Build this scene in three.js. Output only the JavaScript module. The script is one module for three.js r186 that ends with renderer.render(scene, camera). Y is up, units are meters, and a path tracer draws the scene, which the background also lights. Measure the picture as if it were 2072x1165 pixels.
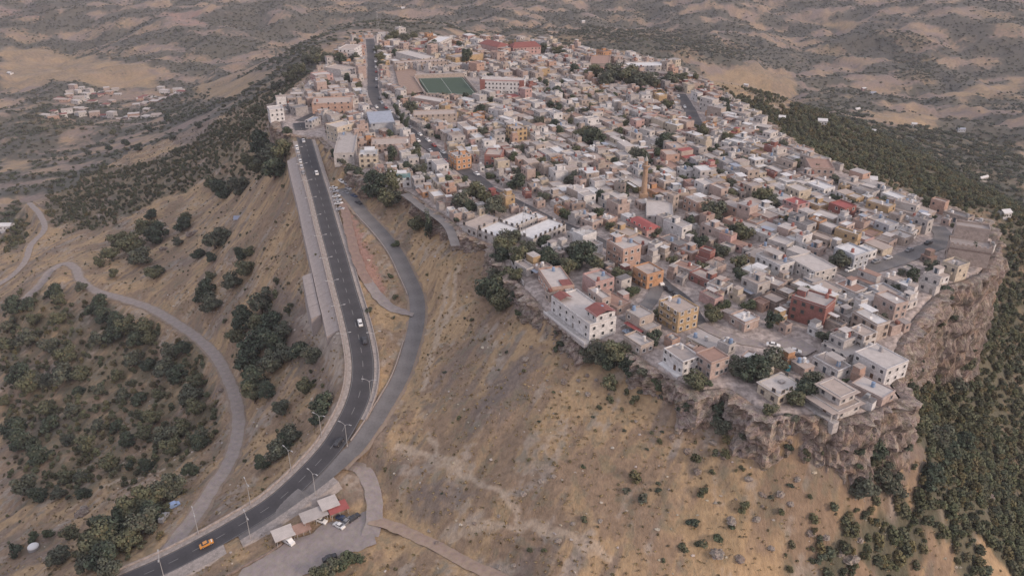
import * as THREE from 'three';
import { createNoise2D, createNoise3D, createNoise4D } from 'simplex-noise';
import { mergeGeometries } from 'three/addons/utils/BufferGeometryUtils.js';

// ---------------------------------------------------------------- camera, sky, sun, exposure
const scene = new THREE.Scene();
const camera = new THREE.PerspectiveCamera(39.42, 1024 / 575, 1, 14000);
camera.position.set(0, 140, 0);
camera.rotation.x = -27 * Math.PI / 180;

const renderer = new THREE.WebGLRenderer({ antialias: true });
renderer.toneMapping = THREE.LinearToneMapping;
renderer.toneMappingExposure = 1.42;
renderer.shadowMap.enabled = true;

const sunDirection = new THREE.Vector3(0.78, 0.36, 0.5).normalize();
{ // dusk sky: pale blue-grey above, dusty rose along the whole horizon, warmer round the set sun
  const W = 512, H = 256, data = new Float32Array(W * H * 4);
  for (let j = 0; j < H; j++) for (let i = 0; i < W; i++) {
    const el = ((j + 0.5) / H - 0.5) * Math.PI, az = ((i + 0.5) / W - 0.5) * 2 * Math.PI;
    const dir = [Math.cos(el) * Math.cos(az), Math.sin(el), Math.cos(el) * Math.sin(az)];
    const k = Math.pow(Math.max(0, 1 - Math.max(0, dir[1])), 3);
    const c = dir[0] * sunDirection.x + dir[1] * sunDirection.y + dir[2] * sunDirection.z;
    const g = Math.exp((c - 1) * 2.6) * (0.35 + 0.65 * k);
    const o = (j * W + i) * 4;
    data[o] = 0.55 + 0.17 * k + 0.5 * g; data[o + 1] = 0.565 + 0.08 * k + 0.33 * g; data[o + 2] = 0.655 + 0.07 * k + 0.22 * g; data[o + 3] = 1;
    if (dir[1] < 0) { data[o] *= 0.45; data[o + 1] *= 0.42; data[o + 2] *= 0.4; }
  }
  const sky = new THREE.DataTexture(data, W, H, THREE.RGBAFormat, THREE.FloatType);
  sky.mapping = THREE.EquirectangularReflectionMapping; sky.magFilter = THREE.LinearFilter; sky.needsUpdate = true;
  scene.background = sky; scene.environment = sky;
}
const sun = new THREE.DirectionalLight(new THREE.Color(1.0, 0.8, 0.64), 1.8);
sun.position.copy(sunDirection).multiplyScalar(1500).add(new THREE.Vector3(0, 0, -400));
sun.target.position.set(0, 0, -400); scene.add(sun, sun.target);
sun.castShadow = true; sun.shadow.radius = 22; sun.shadow.mapSize.set(4096, 4096);
Object.assign(sun.shadow.camera, { left: -700, right: 700, top: 700, bottom: -700, near: 10, far: 4000 });
scene.fog = new THREE.FogExp2(new THREE.Color(0.60, 0.60, 0.67), 0.00007);

// ---------------------------------------------------------------- small tools
const rngOf = (s) => () => { s = (s + 0x6d2b79f5) | 0; let t = Math.imul(s ^ (s >>> 15), 1 | s); t = (t + Math.imul(t ^ (t >>> 7), 61 | t)) ^ t; return ((t ^ (t >>> 14)) >>> 0) / 4294967296; };
const rnd = rngOf(7), pick = (a, r = rnd) => a[Math.floor(r() * a.length)], span = (a, b, r = rnd) => a + (b - a) * r();
const N2 = createNoise2D(rngOf(11)), N3 = createNoise3D(rngOf(12)), N4 = createNoise4D(rngOf(13));
const fbm = (x, z, o = 4) => { let s = 0, a = 0.5; for (let i = 0; i < o; i++) { s += a * N2(x, z); x = x * 2.03 + 17.1; z = z * 2.03 - 9.7; a *= 0.5; } return s; };
const smooth = (a, b, x) => { const t = Math.min(1, Math.max(0, (x - a) / (b - a))); return t * t * (3 - 2 * t); };
const mix = (a, b, t) => a + (b - a) * t;
const V = (x, y, z) => new THREE.Vector3(x, y, z);
const taken = {};
function numbered(n) { const k = taken[n] = (taken[n] ?? -1) + 1; return k ? n + '_' + String(k).padStart(3, '0') : n; }
function shade(o) { o.castShadow = true; o.receiveShadow = true; return o; }
function mesh(name, geo, mat, parent) { const m = shade(new THREE.Mesh(geo, mat)); m.name = parent === scene ? numbered(name) : name; parent.add(m); return m; }
function thing(name, label, category, p, turn = 0, group) {
  const g = new THREE.Group(); g.name = numbered(name); g.position.copy(p); g.rotation.y = turn; scene.add(g);
  g.userData = { label, category }; if (group) g.userData.group = group; return g;
}
function setting(name, geo, mat, label) { const m = mesh(name, geo, mat, scene); m.userData = { kind: 'structure', label, category: 'ground' }; return m; }
function clone(root, label, p, turn, s, group, name) {
  const r = root.clone(); r.name = numbered(name ?? root.userData.base ?? root.name.replace(/_\d{3}$/, '')); r.userData = { label, category: root.userData.category, ...(group && { group }) };
  r.position.copy(p); r.rotation.y = turn; if (s) r.scale.set(s[0], s[1], s[2]); scene.add(r); return r;
}
// the survey: photograph points are turned into places on the terrain once, with fixed survey numbers, in metres
const SF = 1626, ST = 27 * Math.PI / 180, SY = 140;
function ray(u, v) { const dx = (u - 1036) / SF, dy = -(v - 582.5) / SF; return [dx, -Math.sin(ST) + dy * Math.cos(ST), -Math.cos(ST) - dy * Math.sin(ST)]; }
function at(u, v, y = 0) { const d = ray(u, v), t = (y - SY) / d[1]; return V(d[0] * t, y, d[2] * t); }
const pxPerM = (p) => SF / (-(p.z) * Math.cos(ST) + (SY - p.y) * Math.sin(ST));

// geometry collector with uv in metres
class Buf {
  constructor() { this.p = []; this.n = []; this.t = []; this.i = []; this.c = null; }
  quad(a, b, c, d, uv, col) {
    const k = this.p.length / 3, ux = b[0] - a[0], uy = b[1] - a[1], uz = b[2] - a[2], vx = d[0] - a[0], vy = d[1] - a[1], vz = d[2] - a[2];
    let nx = uy * vz - uz * vy, ny = uz * vx - ux * vz, nz = ux * vy - uy * vx; const l = Math.hypot(nx, ny, nz) || 1; nx /= l; ny /= l; nz /= l;
    for (const q of [a, b, c, d]) { this.p.push(q[0], q[1], q[2]); this.n.push(nx, ny, nz); }
    const w = Math.hypot(ux, uy, uz) / 8, h = Math.hypot(vx, vy, vz) / 8, [s, t] = uv ?? [a[0] * 0.137 + a[2] * 0.071, a[1] / 8];
    this.t.push(s, t, s + w, t, s + w, t + h, s, t + h); this.i.push(k, k + 1, k + 2, k, k + 2, k + 3);
    if (col) { this.c ??= []; for (let q = 0; q < 4; q++) this.c.push(...col); }
  }
  box(x0, x1, y0, y1, z0, z1, col, f) { // f: optional map of local points
    const P = (x, y, z) => (f ? f(x, y, z) : [x, y, z]);
    const a = P(x0, y0, z1), b = P(x1, y0, z1), c = P(x1, y1, z1), d = P(x0, y1, z1), e = P(x0, y0, z0), g = P(x1, y0, z0), h = P(x1, y1, z0), k = P(x0, y1, z0);
    this.quad(a, b, c, d, null, col); this.quad(b, g, h, c, null, col); this.quad(g, e, k, h, null, col); this.quad(e, a, d, k, null, col); this.quad(d, c, h, k, null, col); this.quad(e, g, b, a, null, col);
    return this;
  }
  geo() {
    const g = new THREE.BufferGeometry();
    g.setAttribute('position', new THREE.Float32BufferAttribute(this.p, 3)); g.setAttribute('normal', new THREE.Float32BufferAttribute(this.n, 3)); g.setAttribute('uv', new THREE.Float32BufferAttribute(this.t, 2));
    if (this.c) g.setAttribute('color', new THREE.Float32BufferAttribute(this.c, 3));
    g.setIndex(this.i); return g;
  }
}
const boxGeo = (x0, x1, y0, y1, z0, z1) => new Buf().box(x0, x1, y0, y1, z0, z1).geo();

// textures: grain, stains and blotches, repeating every 8 m
function grain(size, f, opts = {}) {
  const d = new Uint8Array(size * size * 4);
  for (let j = 0; j < size; j++) for (let i = 0; i < size; i++) {
    const v = f(i / size, j / size), o = (j * size + i) * 4;
    const c = Array.isArray(v) ? v : [v, v, v];
    for (let q = 0; q < 3; q++) d[o + q] = 255 * Math.min(1, Math.max(0, c[q])); d[o + 3] = 255;
  }
  const t = new THREE.DataTexture(d, size, size); t.magFilter = THREE.LinearFilter; t.minFilter = THREE.LinearFilter; t.wrapS = t.wrapT = THREE.RepeatWrapping;
  if (!opts.linear) t.colorSpace = THREE.SRGBColorSpace; t.needsUpdate = true; return t;
}
// noise that tiles over the unit square
const tile = (u, v, k) => { const a = u * 2 * Math.PI, b = v * 2 * Math.PI, r = k / 6.283; return 1.1 * N4(Math.cos(a) * r, Math.sin(a) * r, Math.cos(b) * r, Math.sin(b) * r); };
const plasterMap = grain(256, (u, v) => 0.84 + 0.12 * tile(u, v, 3) + 0.08 * tile(u, v, 10) + 0.06 * tile(u, v, 50) - 0.16 * Math.max(0, tile(u, v * 0.999, 22) - 0.45));
const roofMap = grain(256, (u, v) => 0.86 + 0.08 * tile(u, v, 3) + 0.035 * tile(u, v, 12) + 0.035 * tile(u, v, 60));
const asphaltMap = grain(256, (u, v) => 0.84 + 0.12 * tile(u, v, 2) + 0.05 * tile(u, v, 9) + 0.05 * tile(u, v, 90));
const gravelMap = grain(256, (u, v) => { const k = 0.84 + 0.09 * tile(u, v, 3) + 0.03 * tile(u, v, 14) + 0.06 * tile(u, v, 90); return [k, k * (0.98 + 0.03 * tile(u, v, 8)), k * (0.96 + 0.04 * tile(u, v, 6))]; });
const rockMap = grain(512, (u, v) => { const a = tile(u, v, 6), b = tile(u, v, 20), c = 1 - Math.abs(tile(u, v, 12)); const k = 0.82 + 0.1 * a + 0.1 * b + 0.08 * tile(u, v, 70) - 0.3 * smooth(0.93, 1, c); return [k, k * (0.97 + 0.03 * a), k * (0.94 + 0.05 * b)]; });
const rockBump = grain(512, (u, v) => 0.5 + 0.2 * tile(u, v, 9) + 0.18 * tile(u, v, 26) + 0.12 * tile(u, v, 70), { linear: true });
const mats = {};
function mat(key, rgb, o = {}) { return mats[key] ??= new THREE.MeshStandardMaterial({ color: new THREE.Color().setRGB(...rgb), roughness: 0.92, ...o }); }
// ---------------------------------------------------------------- the lie of the land
// edge of the rock table, survey points at town level
const RIM = [[1055, 592], [1085, 628], [1130, 662], [1180, 690], [1250, 703], [1290, 733], [1345, 770], [1415, 798], [1470, 792], [1515, 826], [1565, 848], [1640, 846], [1725, 852], [1790, 838], [1850, 806], [1822, 762], [1838, 700], [1880, 640], [1925, 585], [2005, 556], [2036, 495], [1995, 445], [1900, 412], [1790, 380], [1700, 335], [1600, 285], [1548, 240], [1500, 208], [1410, 150], [1330, 122], [1230, 105], [1090, 85], [900, 75], [770, 68], [725, 72], [690, 90], [650, 130], [600, 178], [548, 215], [560, 265], [598, 276], [645, 280], [690, 330], [740, 368], [815, 392], [880, 432], [935, 475], [990, 502], [1015, 545]].map(([u, v]) => at(u, v));
function rimDistance(x, z) { // negative inside
  let inside = false, best = 1e9;
  for (let i = 0, j = RIM.length - 1; i < RIM.length; j = i++) {
    const a = RIM[j], b = RIM[i], dx = b.x - a.x, dz = b.z - a.z, t = Math.min(1, Math.max(0, ((x - a.x) * dx + (z - a.z) * dz) / (dx * dx + dz * dz)));
    best = Math.min(best, Math.hypot(x - a.x - dx * t, z - a.z - dz * t));
    if ((a.z > z) !== (b.z > z) && x < a.x + (z - a.z) / (b.z - a.z) * dx) inside = !inside;
  }
  return inside ? -best : best;
}
const ROADS = {};
function road(name, pts, width, flat) {
  const c = new THREE.CatmullRomCurve3(pts.map((p) => (p.isVector3 ? p : at(...p))), false, 'centripetal');
  const path = c.getSpacedPoints(Math.ceil(c.getLength() / 1.6));
  for (let k = 0; k < 6; k++) for (let i = 1; i < path.length - 1; i++) path[i].y = (path[i - 1].y + path[i].y + path[i + 1].y) / 3;
  ROADS[name] = { path, width, flat: flat ?? width / 2 + 1.2 }; return ROADS[name];
}
road('main', [[606, 248, 0.1], [615, 280, -0.6], [631, 340, -5], [649, 400, -9.5], [665, 460, -13], [682, 520, -17], [698, 580, -21], [715, 640, -25], [729, 700, -29], [734, 740, -31.5], [731, 780, -34], [720, 818, -36.5], [699, 860, -39.5], [674, 900, -42.5], [630, 950, -46.2], [555, 1018, -51], [480, 1065, -54.5], [418, 1100, -57], [340, 1140, -60], [260, 1175, -63], [150, 1220, -67]], 8.6, 7);
road('lower', [[690, 376, -6.5], [714, 405, -8.5], [735, 432, -10], [772, 472, -13], [802, 512, -16], [823, 555, -19.5], [842, 600, -23], [843, 650, -26.5], [827, 715, -31], [808, 768, -34.5], [785, 815, -37.5], [755, 868, -41], [715, 918, -44], [660, 966, -47.3], [600, 1008, -50.2], [540, 1048, -53], [480, 1084, -55.6]], 6.6);
{ // the lower road joins the main one
  const M = ROADS.main.path;
  for (const p of ROADS.lower.path) { let b = null, bd = 1e9; for (const q of M) { const d = Math.hypot(p.x - q.x, p.z - q.z); if (d < bd) { bd = d; b = q; } } p.y = mix(b.y - 0.06, p.y, smooth(9, 16, bd)); }
}
road('gravel', [[340, 1112, -60.2], [395, 1040, -60.5], [430, 985, -62], [465, 930, -64], [481, 870, -66], [479, 820, -67.5], [462, 770, -69.5], [436, 720, -71.5], [400, 685, -74], [350, 650, -77], [300, 622, -80], [240, 602, -83], [192, 588, -86], [162, 566, -88.5], [150, 541, -90.5], [127, 533, -92], [102, 547, -94], [80, 575, -96], [48, 605, -98]], 5.2);
road('track', [[-30, 590, -116], [20, 560, -114], [48, 530, -112.5], [62, 495, -112.5], [88, 465, -113.5], [80, 435, -117], [58, 410, -122]], 4.6);
road('loop', [[694, 938, -45.3], [728, 946, -46.2], [748, 975, -47.3], [757, 1015, -48.6], [757, 1050, -49.6], [748, 1085, -50.6]], 6);
road('dirt', [[748, 1052, -49.72], [775, 1058, -49.5], [805, 1068, -49], [850, 1088, -48], [910, 1120, -46.5], [970, 1150, -45], [1040, 1180, -43.5]], 4.2);
road('lot', [[470, 1215, -55.2], [560, 1155, -53.4], [640, 1108, -52], [700, 1084, -51.2], [752, 1066, -50.2]], 16, 8.6);
road('strip', [[695, 410, -8.6], [703, 450, -11.5], [715, 500, -15], [733, 550, -18.5], [750, 580, -21]], 4.6, 3);
road('turnout', [[742, 566, -19.9], [765, 598, -22.4], [795, 624, -24.4], [838, 634, -25.3]], 5, 3.2);

// open ground outside the table: survey points with heights, joined by a thin-plate surface
const SPOTS = [
  [1060, 636, -6], [1110, 680, -6], [1180, 712, -5.5], [1300, 780, -7], [1400, 835, -9], [1500, 890, -11], [1600, 935, -14], [1720, 950, -17], [1850, 940, -24], [1905, 850, -42], [1020, 600, -9], [985, 560, -8],
  [960, 640, -16], [1000, 700, -17], [1000, 850, -24], [1200, 900, -19], [1400, 1000, -23], [1000, 1000, -34], [880, 900, -36], [1000, 1165, -43], [1300, 1165, -37], [1600, 1165, -40], [1800, 1165, -52], [2072, 1165, -74], [2072, 950, -82], [2000, 800, -68], [1965, 690, -46], [2072, 650, -84], [1900, 720, -40],
  [880, 640, -23], [900, 530, -9], [930, 580, -14], [850, 800, -33], [790, 940, -43], [860, 1040, -46], [750, 1165, -54], [690, 1000, -49],
  [575, 420, -24], [590, 520, -30], [560, 600, -42], [480, 420, -52], [450, 560, -60], [620, 640, -38], [650, 760, -42], [560, 700, -50], [600, 830, -50], [560, 900, -57], [530, 1000, -58], [420, 850, -76], [300, 800, -90], [100, 800, -112], [0, 1000, -108], [150, 1100, -84], [0, 1165, -96], [200, 690, -93], [0, 680, -118], [330, 540, -80], [220, 520, -92],
  [480, 340, -66], [545, 280, -36], [540, 240, -28], [420, 300, -88], [300, 420, -96], [200, 440, -106], [100, 380, -140], [0, 350, -165], [250, 330, -135], [380, 230, -150], [470, 180, -120], [545, 150, -80], [600, 130, -60], [640, 100, -45], [690, 72, -45], [760, 50, -60],
  [130, 205, -212], [300, 190, -205], [360, 210, -198], [0, 250, -205], [0, 150, -225], [200, 100, -225], [400, 130, -205], [500, 100, -190], [0, 60, -190], [300, 40, -160], [600, 50, -165], [800, 30, -160], [1000, 50, -165], [1200, 80, -140],
  [1300, 90, -150], [1500, 130, -190], [1600, 200, -170], [1430, 165, -40], [1560, 238, -40], [1625, 275, -42], [1720, 318, -45], [1810, 360, -48], [1910, 392, -50], [2010, 428, -50], [2060, 500, -60], [1750, 250, -140], [1900, 300, -150], [2072, 300, -190], [2072, 420, -140], [2072, 150, -205], [1800, 120, -200], [1700, 50, -165], [2072, 30, -140], [1400, 30, -155],
].map((s) => at(...s)).concat([V(-60, -45, -865), V(30, -45, -845), V(100, -45, -795), V(-140, -40, -885), V(180, -40, -690), V(-60, -110, -1000), V(150, -110, -930), V(0, -60, 150), V(-400, -90, 200), V(400, -110, 200), V(-900, -140, -200), V(900, -190, -200), V(-1500, -220, -900), V(1500, -200, -900), V(-3500, 150, -4200), V(0, 220, -4500), V(3500, 200, -4200), V(-4000, 0, -1000), V(4000, 0, -1000), V(-2500, -100, 1500), V(2500, -100, 1500), V(-1600, -60, -3100), V(1600, -40, -3100), V(0, -70, -3100)]);
for (const n of ['main', 'lower', 'gravel']) { const P = ROADS[n].path; for (let i = 6; i < P.length; i += 18) SPOTS.push(P[i]); }
const TP = (() => {
  const n = SPOTS.length, m = n + 3, S = 1 / 100, A = Array.from({ length: m }, () => new Float64Array(m + 1));
  const phi = (r2) => (r2 < 1e-12 ? 0 : r2 * Math.log(r2));
  SPOTS.forEach((a, i) => {
    SPOTS.forEach((b, j) => { A[i][j] = phi(((a.x - b.x) ** 2 + (a.z - b.z) ** 2) * S * S); });
    A[i][i] += 0.02; A[i][n] = A[n][i] = 1; A[i][n + 1] = A[n + 1][i] = a.x * S; A[i][n + 2] = A[n + 2][i] = a.z * S; A[i][m] = a.y;
  });
  for (let c = 0; c < m; c++) {
    let p = c; for (let r = c + 1; r < m; r++) if (Math.abs(A[r][c]) > Math.abs(A[p][c])) p = r;
    const t = A[c]; A[c] = A[p]; A[p] = t;
    for (let r = c + 1; r < m; r++) { const f = A[r][c] / A[c][c]; if (f) for (let k = c; k <= m; k++) A[r][k] -= f * A[c][k]; }
  }
  const w = new Float64Array(m);
  for (let r = m - 1; r >= 0; r--) { let s = A[r][m]; for (let k = r + 1; k < m; k++) s -= A[r][k] * w[k]; w[r] = s / A[r][r]; }
  const X = SPOTS.map((p) => p.x * S), Z = SPOTS.map((p) => p.z * S);
  return (x, z) => { x *= S; z *= S; let s = w[n] + w[n + 1] * x + w[n + 2] * z; for (let i = 0; i < n; i++) { const r2 = (x - X[i]) ** 2 + (z - Z[i]) ** 2; if (r2 > 1e-12) s += w[i] * r2 * Math.log(r2); } return s; };
})();
const cells = new Map();
for (const [name, r] of Object.entries(ROADS)) for (const p of r.path) { const k = Math.floor(p.x / 24) + ',' + Math.floor(p.z / 24); if (!cells.has(k)) cells.set(k, []); cells.get(k).push([p.x, p.z, p.y, r.flat, name]); }
function roadsNear(x, z) {
  const found = {}, cx = Math.floor(x / 24), cz = Math.floor(z / 24);
  for (let i = -1; i <= 1; i++) for (let j = -1; j <= 1; j++) for (const q of cells.get((cx + i) + ',' + (cz + j)) ?? []) {
    const d = Math.hypot(x - q[0], z - q[1]); if (!found[q[4]] || d < found[q[4]][0]) found[q[4]] = [d, q[2], q[3]];
  }
  return found;
}
const tableTop = (x, z) => 0.9 * N2(x / 90, z / 90) + 0.35 * N2(x / 31, z / 31);
const SMOOTHER = { lot: 5, main: 8, lower: 7 };
function height(x, z, sd = rimDistance(x, z)) {
  if (sd < -4) return tableTop(x, z);
  const away = Math.max(0, sd), wild = smooth(200, 900, away), behind = smooth(60, -60, z);
  let h = TP(x, z);
  h += (1.5 * N2(x / 28, z / 28) + 0.9 * (0.4 - Math.abs(N2(x / 13 + 3, z / 13))) + 0.35 * N2(x / 6, z / 6)) * smooth(2, 40, away);
  if (wild > 0) { const wx = x + 60 * N2(x / 260, z / 260), wz = z + 60 * N2(x / 260 + 9, z / 260); h += wild * (46 * fbm(wx / 620, wz / 520 + 3, 6) + 9 * (0.35 - Math.abs(fbm(wx / 150, wz / 150, 4))) + 4 * N2(x / 34, z / 34)); }
  h += smooth(60, 250, away) * 3.5 * (0.5 - Math.abs(N2(x / 70, z / 60 + 8)));
  const near = roadsNear(x, z); let wm = 0, sy = 0, sw = 0;
  for (const k in near) { const [d, y, f] = near[k], w = 1 - smooth(f, f + (SMOOTHER[k] ?? 5), d); if (w > 0) { wm = Math.max(wm, w); sw += w * w; sy += w * w * (y - 0.35); } }
  if (wm) h = mix(h, sy / sw, wm);
  for (const k in near) if (near[k][0] < near[k][2]) h = Math.min(h, near[k][1] - 0.3);
  if (sd < 0) h = mix(Math.min(h, tableTop(x, z)), tableTop(x, z), smooth(0.4, -3.5, sd)); 
  return h;
}
function ground(u, v) {
  const d = ray(u, v); let t = 60, s = 12;
  for (let k = 0; k < 700 && t < 6000; k++) {
    const y = SY + d[1] * t, h = height(d[0] * t, d[2] * t);
    if (y < h) { if (s < 0.05) return V(d[0] * t, h, d[2] * t); t -= s; s /= 4; } else t += (s = Math.min(s, Math.max(0.04, s)));
  }
  return at(u, v, -150);
}
const P3 = (u, v) => { const p = ground(u, v); return p; };

// ---------------------------------------------------------------- terrain sheets
const inPoly = (P, x, z) => { let c = false; for (let i = 0, j = P.length - 1; i < P.length; j = i++) if ((P[i].z > z) !== (P[j].z > z) && x < P[i].x + (z - P[i].z) / (P[j].z - P[i].z) * (P[j].x - P[i].x)) c = !c; return c; };
const lineDistance = (L, x, z) => { let b = 1e9; for (let i = 1; i < L.length; i++) { const p = L[i - 1], q = L[i], dx = q.x - p.x, dz = q.z - p.z, t = Math.min(1, Math.max(0, ((x - p.x) * dx + (z - p.z) * dz) / (dx * dx + dz * dz + 1e-9))); b = Math.min(b, Math.hypot(x - p.x - dx * t, z - p.z - dz * t)); } return b; };
const poly = (pts) => pts.map(([u, v]) => ground(u, v));
// what grows or lies where (survey outlines)
const WOODS = [ // dense oak woods and scrub: [outline, density 0..1]
  [[[2072, 1165], [1760, 1165], [1700, 1080], [1690, 1000], [1740, 980], [1850, 970], [1870, 900], [1860, 840], [1850, 770], [1890, 700], [1930, 650], [2000, 600], [2072, 560]], 1],
  [[[2072, 560], [2030, 540], [2050, 480], [2000, 430], [1900, 395], [1800, 362], [1700, 318], [1610, 268], [1556, 230], [1600, 215], [1700, 235], [1800, 260], [1900, 250], [2000, 270], [2072, 280]], 0.85],
  [[[570, 130], [640, 95], [660, 110], [600, 170], [545, 215], [555, 265], [600, 300], [590, 350], [520, 360], [440, 380], [330, 330], [420, 260], [500, 190]], 0.6],
  [[[90, 390], [170, 345], [300, 330], [450, 260], [500, 290], [400, 370], [300, 410], [240, 450], [150, 470], [85, 430]], 0.7],
  [[[0, 420], [50, 410], [60, 470], [0, 520]], 0.9], [[[40, 240], [90, 215], [140, 240], [190, 245], [170, 262], [90, 270], [40, 262]], 0.8], [[[300, 205], [420, 190], [400, 225], [300, 230]], 0.6],
  [[[0, 95], [60, 75], [170, 88], [300, 105], [320, 125], [200, 115], [90, 100]], 0.6], [[[380, 100], [600, 80], [560, 105], [420, 120], [340, 140]], 0.5],
  [[[930, 70], [1100, 75], [1250, 60], [1430, 70], [1530, 95], [1480, 125], [1330, 118], [1240, 100]], 0.75], [[[1200, 30], [1300, 20], [1330, 45], [1230, 55]], 0.6], [[[1450, 95], [1520, 85], [1560, 110], [1480, 125]], 0.7],
  [[[1760, 60], [1860, 70], [1900, 95], [1830, 105], [1760, 95]], 0.8], [[[1820, 110], [1900, 120], [1880, 170], [1810, 160]], 0.8], [[[1640, 90], [1720, 95], [1720, 125], [1650, 125]], 0.7], [[[1500, 180], [1660, 175], [1800, 190], [1700, 215], [1560, 215]], 0.7], [[[1960, 130], [2072, 110], [2072, 150], [1990, 160]], 0.6], [[[1960, 195], [2072, 190], [2072, 215], [1980, 215]], 0.7],
  [[[1960, 10], [2072, 10], [2072, 80], [1990, 60]], 0.6], [[[620, 10], [760, 10], [740, 50], [640, 60]], 0.6], [[[0, 20], [100, 30], [90, 70], [0, 80]], 0.5], [[[140, 40], [260, 30], [300, 70], [180, 80]], 0.5],
  [[[0, 620], [60, 600], [330, 640], [420, 740], [420, 930], [330, 960], [60, 1010], [20, 930], [0, 800]], 0.66], [[[120, 1165], [150, 1090], [260, 1010], [370, 975], [390, 1000], [300, 1110], [220, 1165]], 0.5],
  [[[1230, 930], [1560, 940], [1700, 1010], [1720, 1165], [1340, 1165], [1230, 1040]], 0.3], [[[430, 620], [560, 580], [650, 720], [600, 800], [500, 810], [440, 690]], 0.3],
].map(([o, d]) => [poly(o), d]);
const GOLD = [[[0, 95], [120, 100], [300, 130], [330, 180], [150, 165], [0, 180]], [[0, 320], [60, 325], [60, 350], [0, 350]], [[1420, 155], [1600, 150], [1620, 165], [1440, 180]], [[1920, 190], [2072, 155], [2072, 185], [1940, 205]], [[400, 150], [560, 140], [470, 200], [390, 200]], [[1740, 225], [1900, 235], [1900, 255], [1780, 250]], [[1560, 30], [1720, 40], [1830, 55], [1700, 62]]].map(poly);
const TRODDEN = [[[800, 905], [850, 920], [905, 950], [950, 960], [990, 985], [1030, 1010], [1060, 1060]], [[870, 880], [885, 920], [930, 950]], [[900, 1090], [1000, 1065], [1080, 1065], [1150, 1090], [1240, 1130]], [[1060, 1060], [1080, 1065]], [[905, 560], [890, 640], [870, 720], [860, 790]], [[925, 540], [915, 620], [880, 700]], [[0, 790], [70, 745], [140, 700]], [[180, 690], [260, 620]], [[280, 690], [310, 660]], [[220, 1140], [380, 1165]], [[140, 1030], [250, 970], [330, 950]]].map(poly);
const PALE = [[[1020, 1000], [1090, 965], [1130, 960], [1080, 990], [1000, 1025]], [[880, 1075], [960, 1040], [985, 1040], [900, 1090]], [[640, 590], [700, 660], [690, 780], [640, 700], [600, 640]], [[955, 1135], [1060, 1140], [1050, 1165], [990, 1165]]].map(poly);
const RED = [[[688, 405], [700, 405], [722, 450], [748, 505], [772, 560], [780, 590], [745, 590], [722, 540], [705, 480]], [[320, 30], [400, 15], [420, 50], [370, 60]], [[0, 10], [120, 10], [90, 40], [10, 40]]].map(poly);
const DARKSOIL = [[[820, 1000], [900, 960], [960, 1000], [900, 1060], [830, 1050]], [[1000, 760], [1080, 700], [1110, 730], [1030, 800], [950, 850]], [[560, 560], [640, 640], [680, 800], [600, 760], [520, 640]], [[330, 250], [450, 220], [420, 290], [350, 290]]].map(poly);

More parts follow.
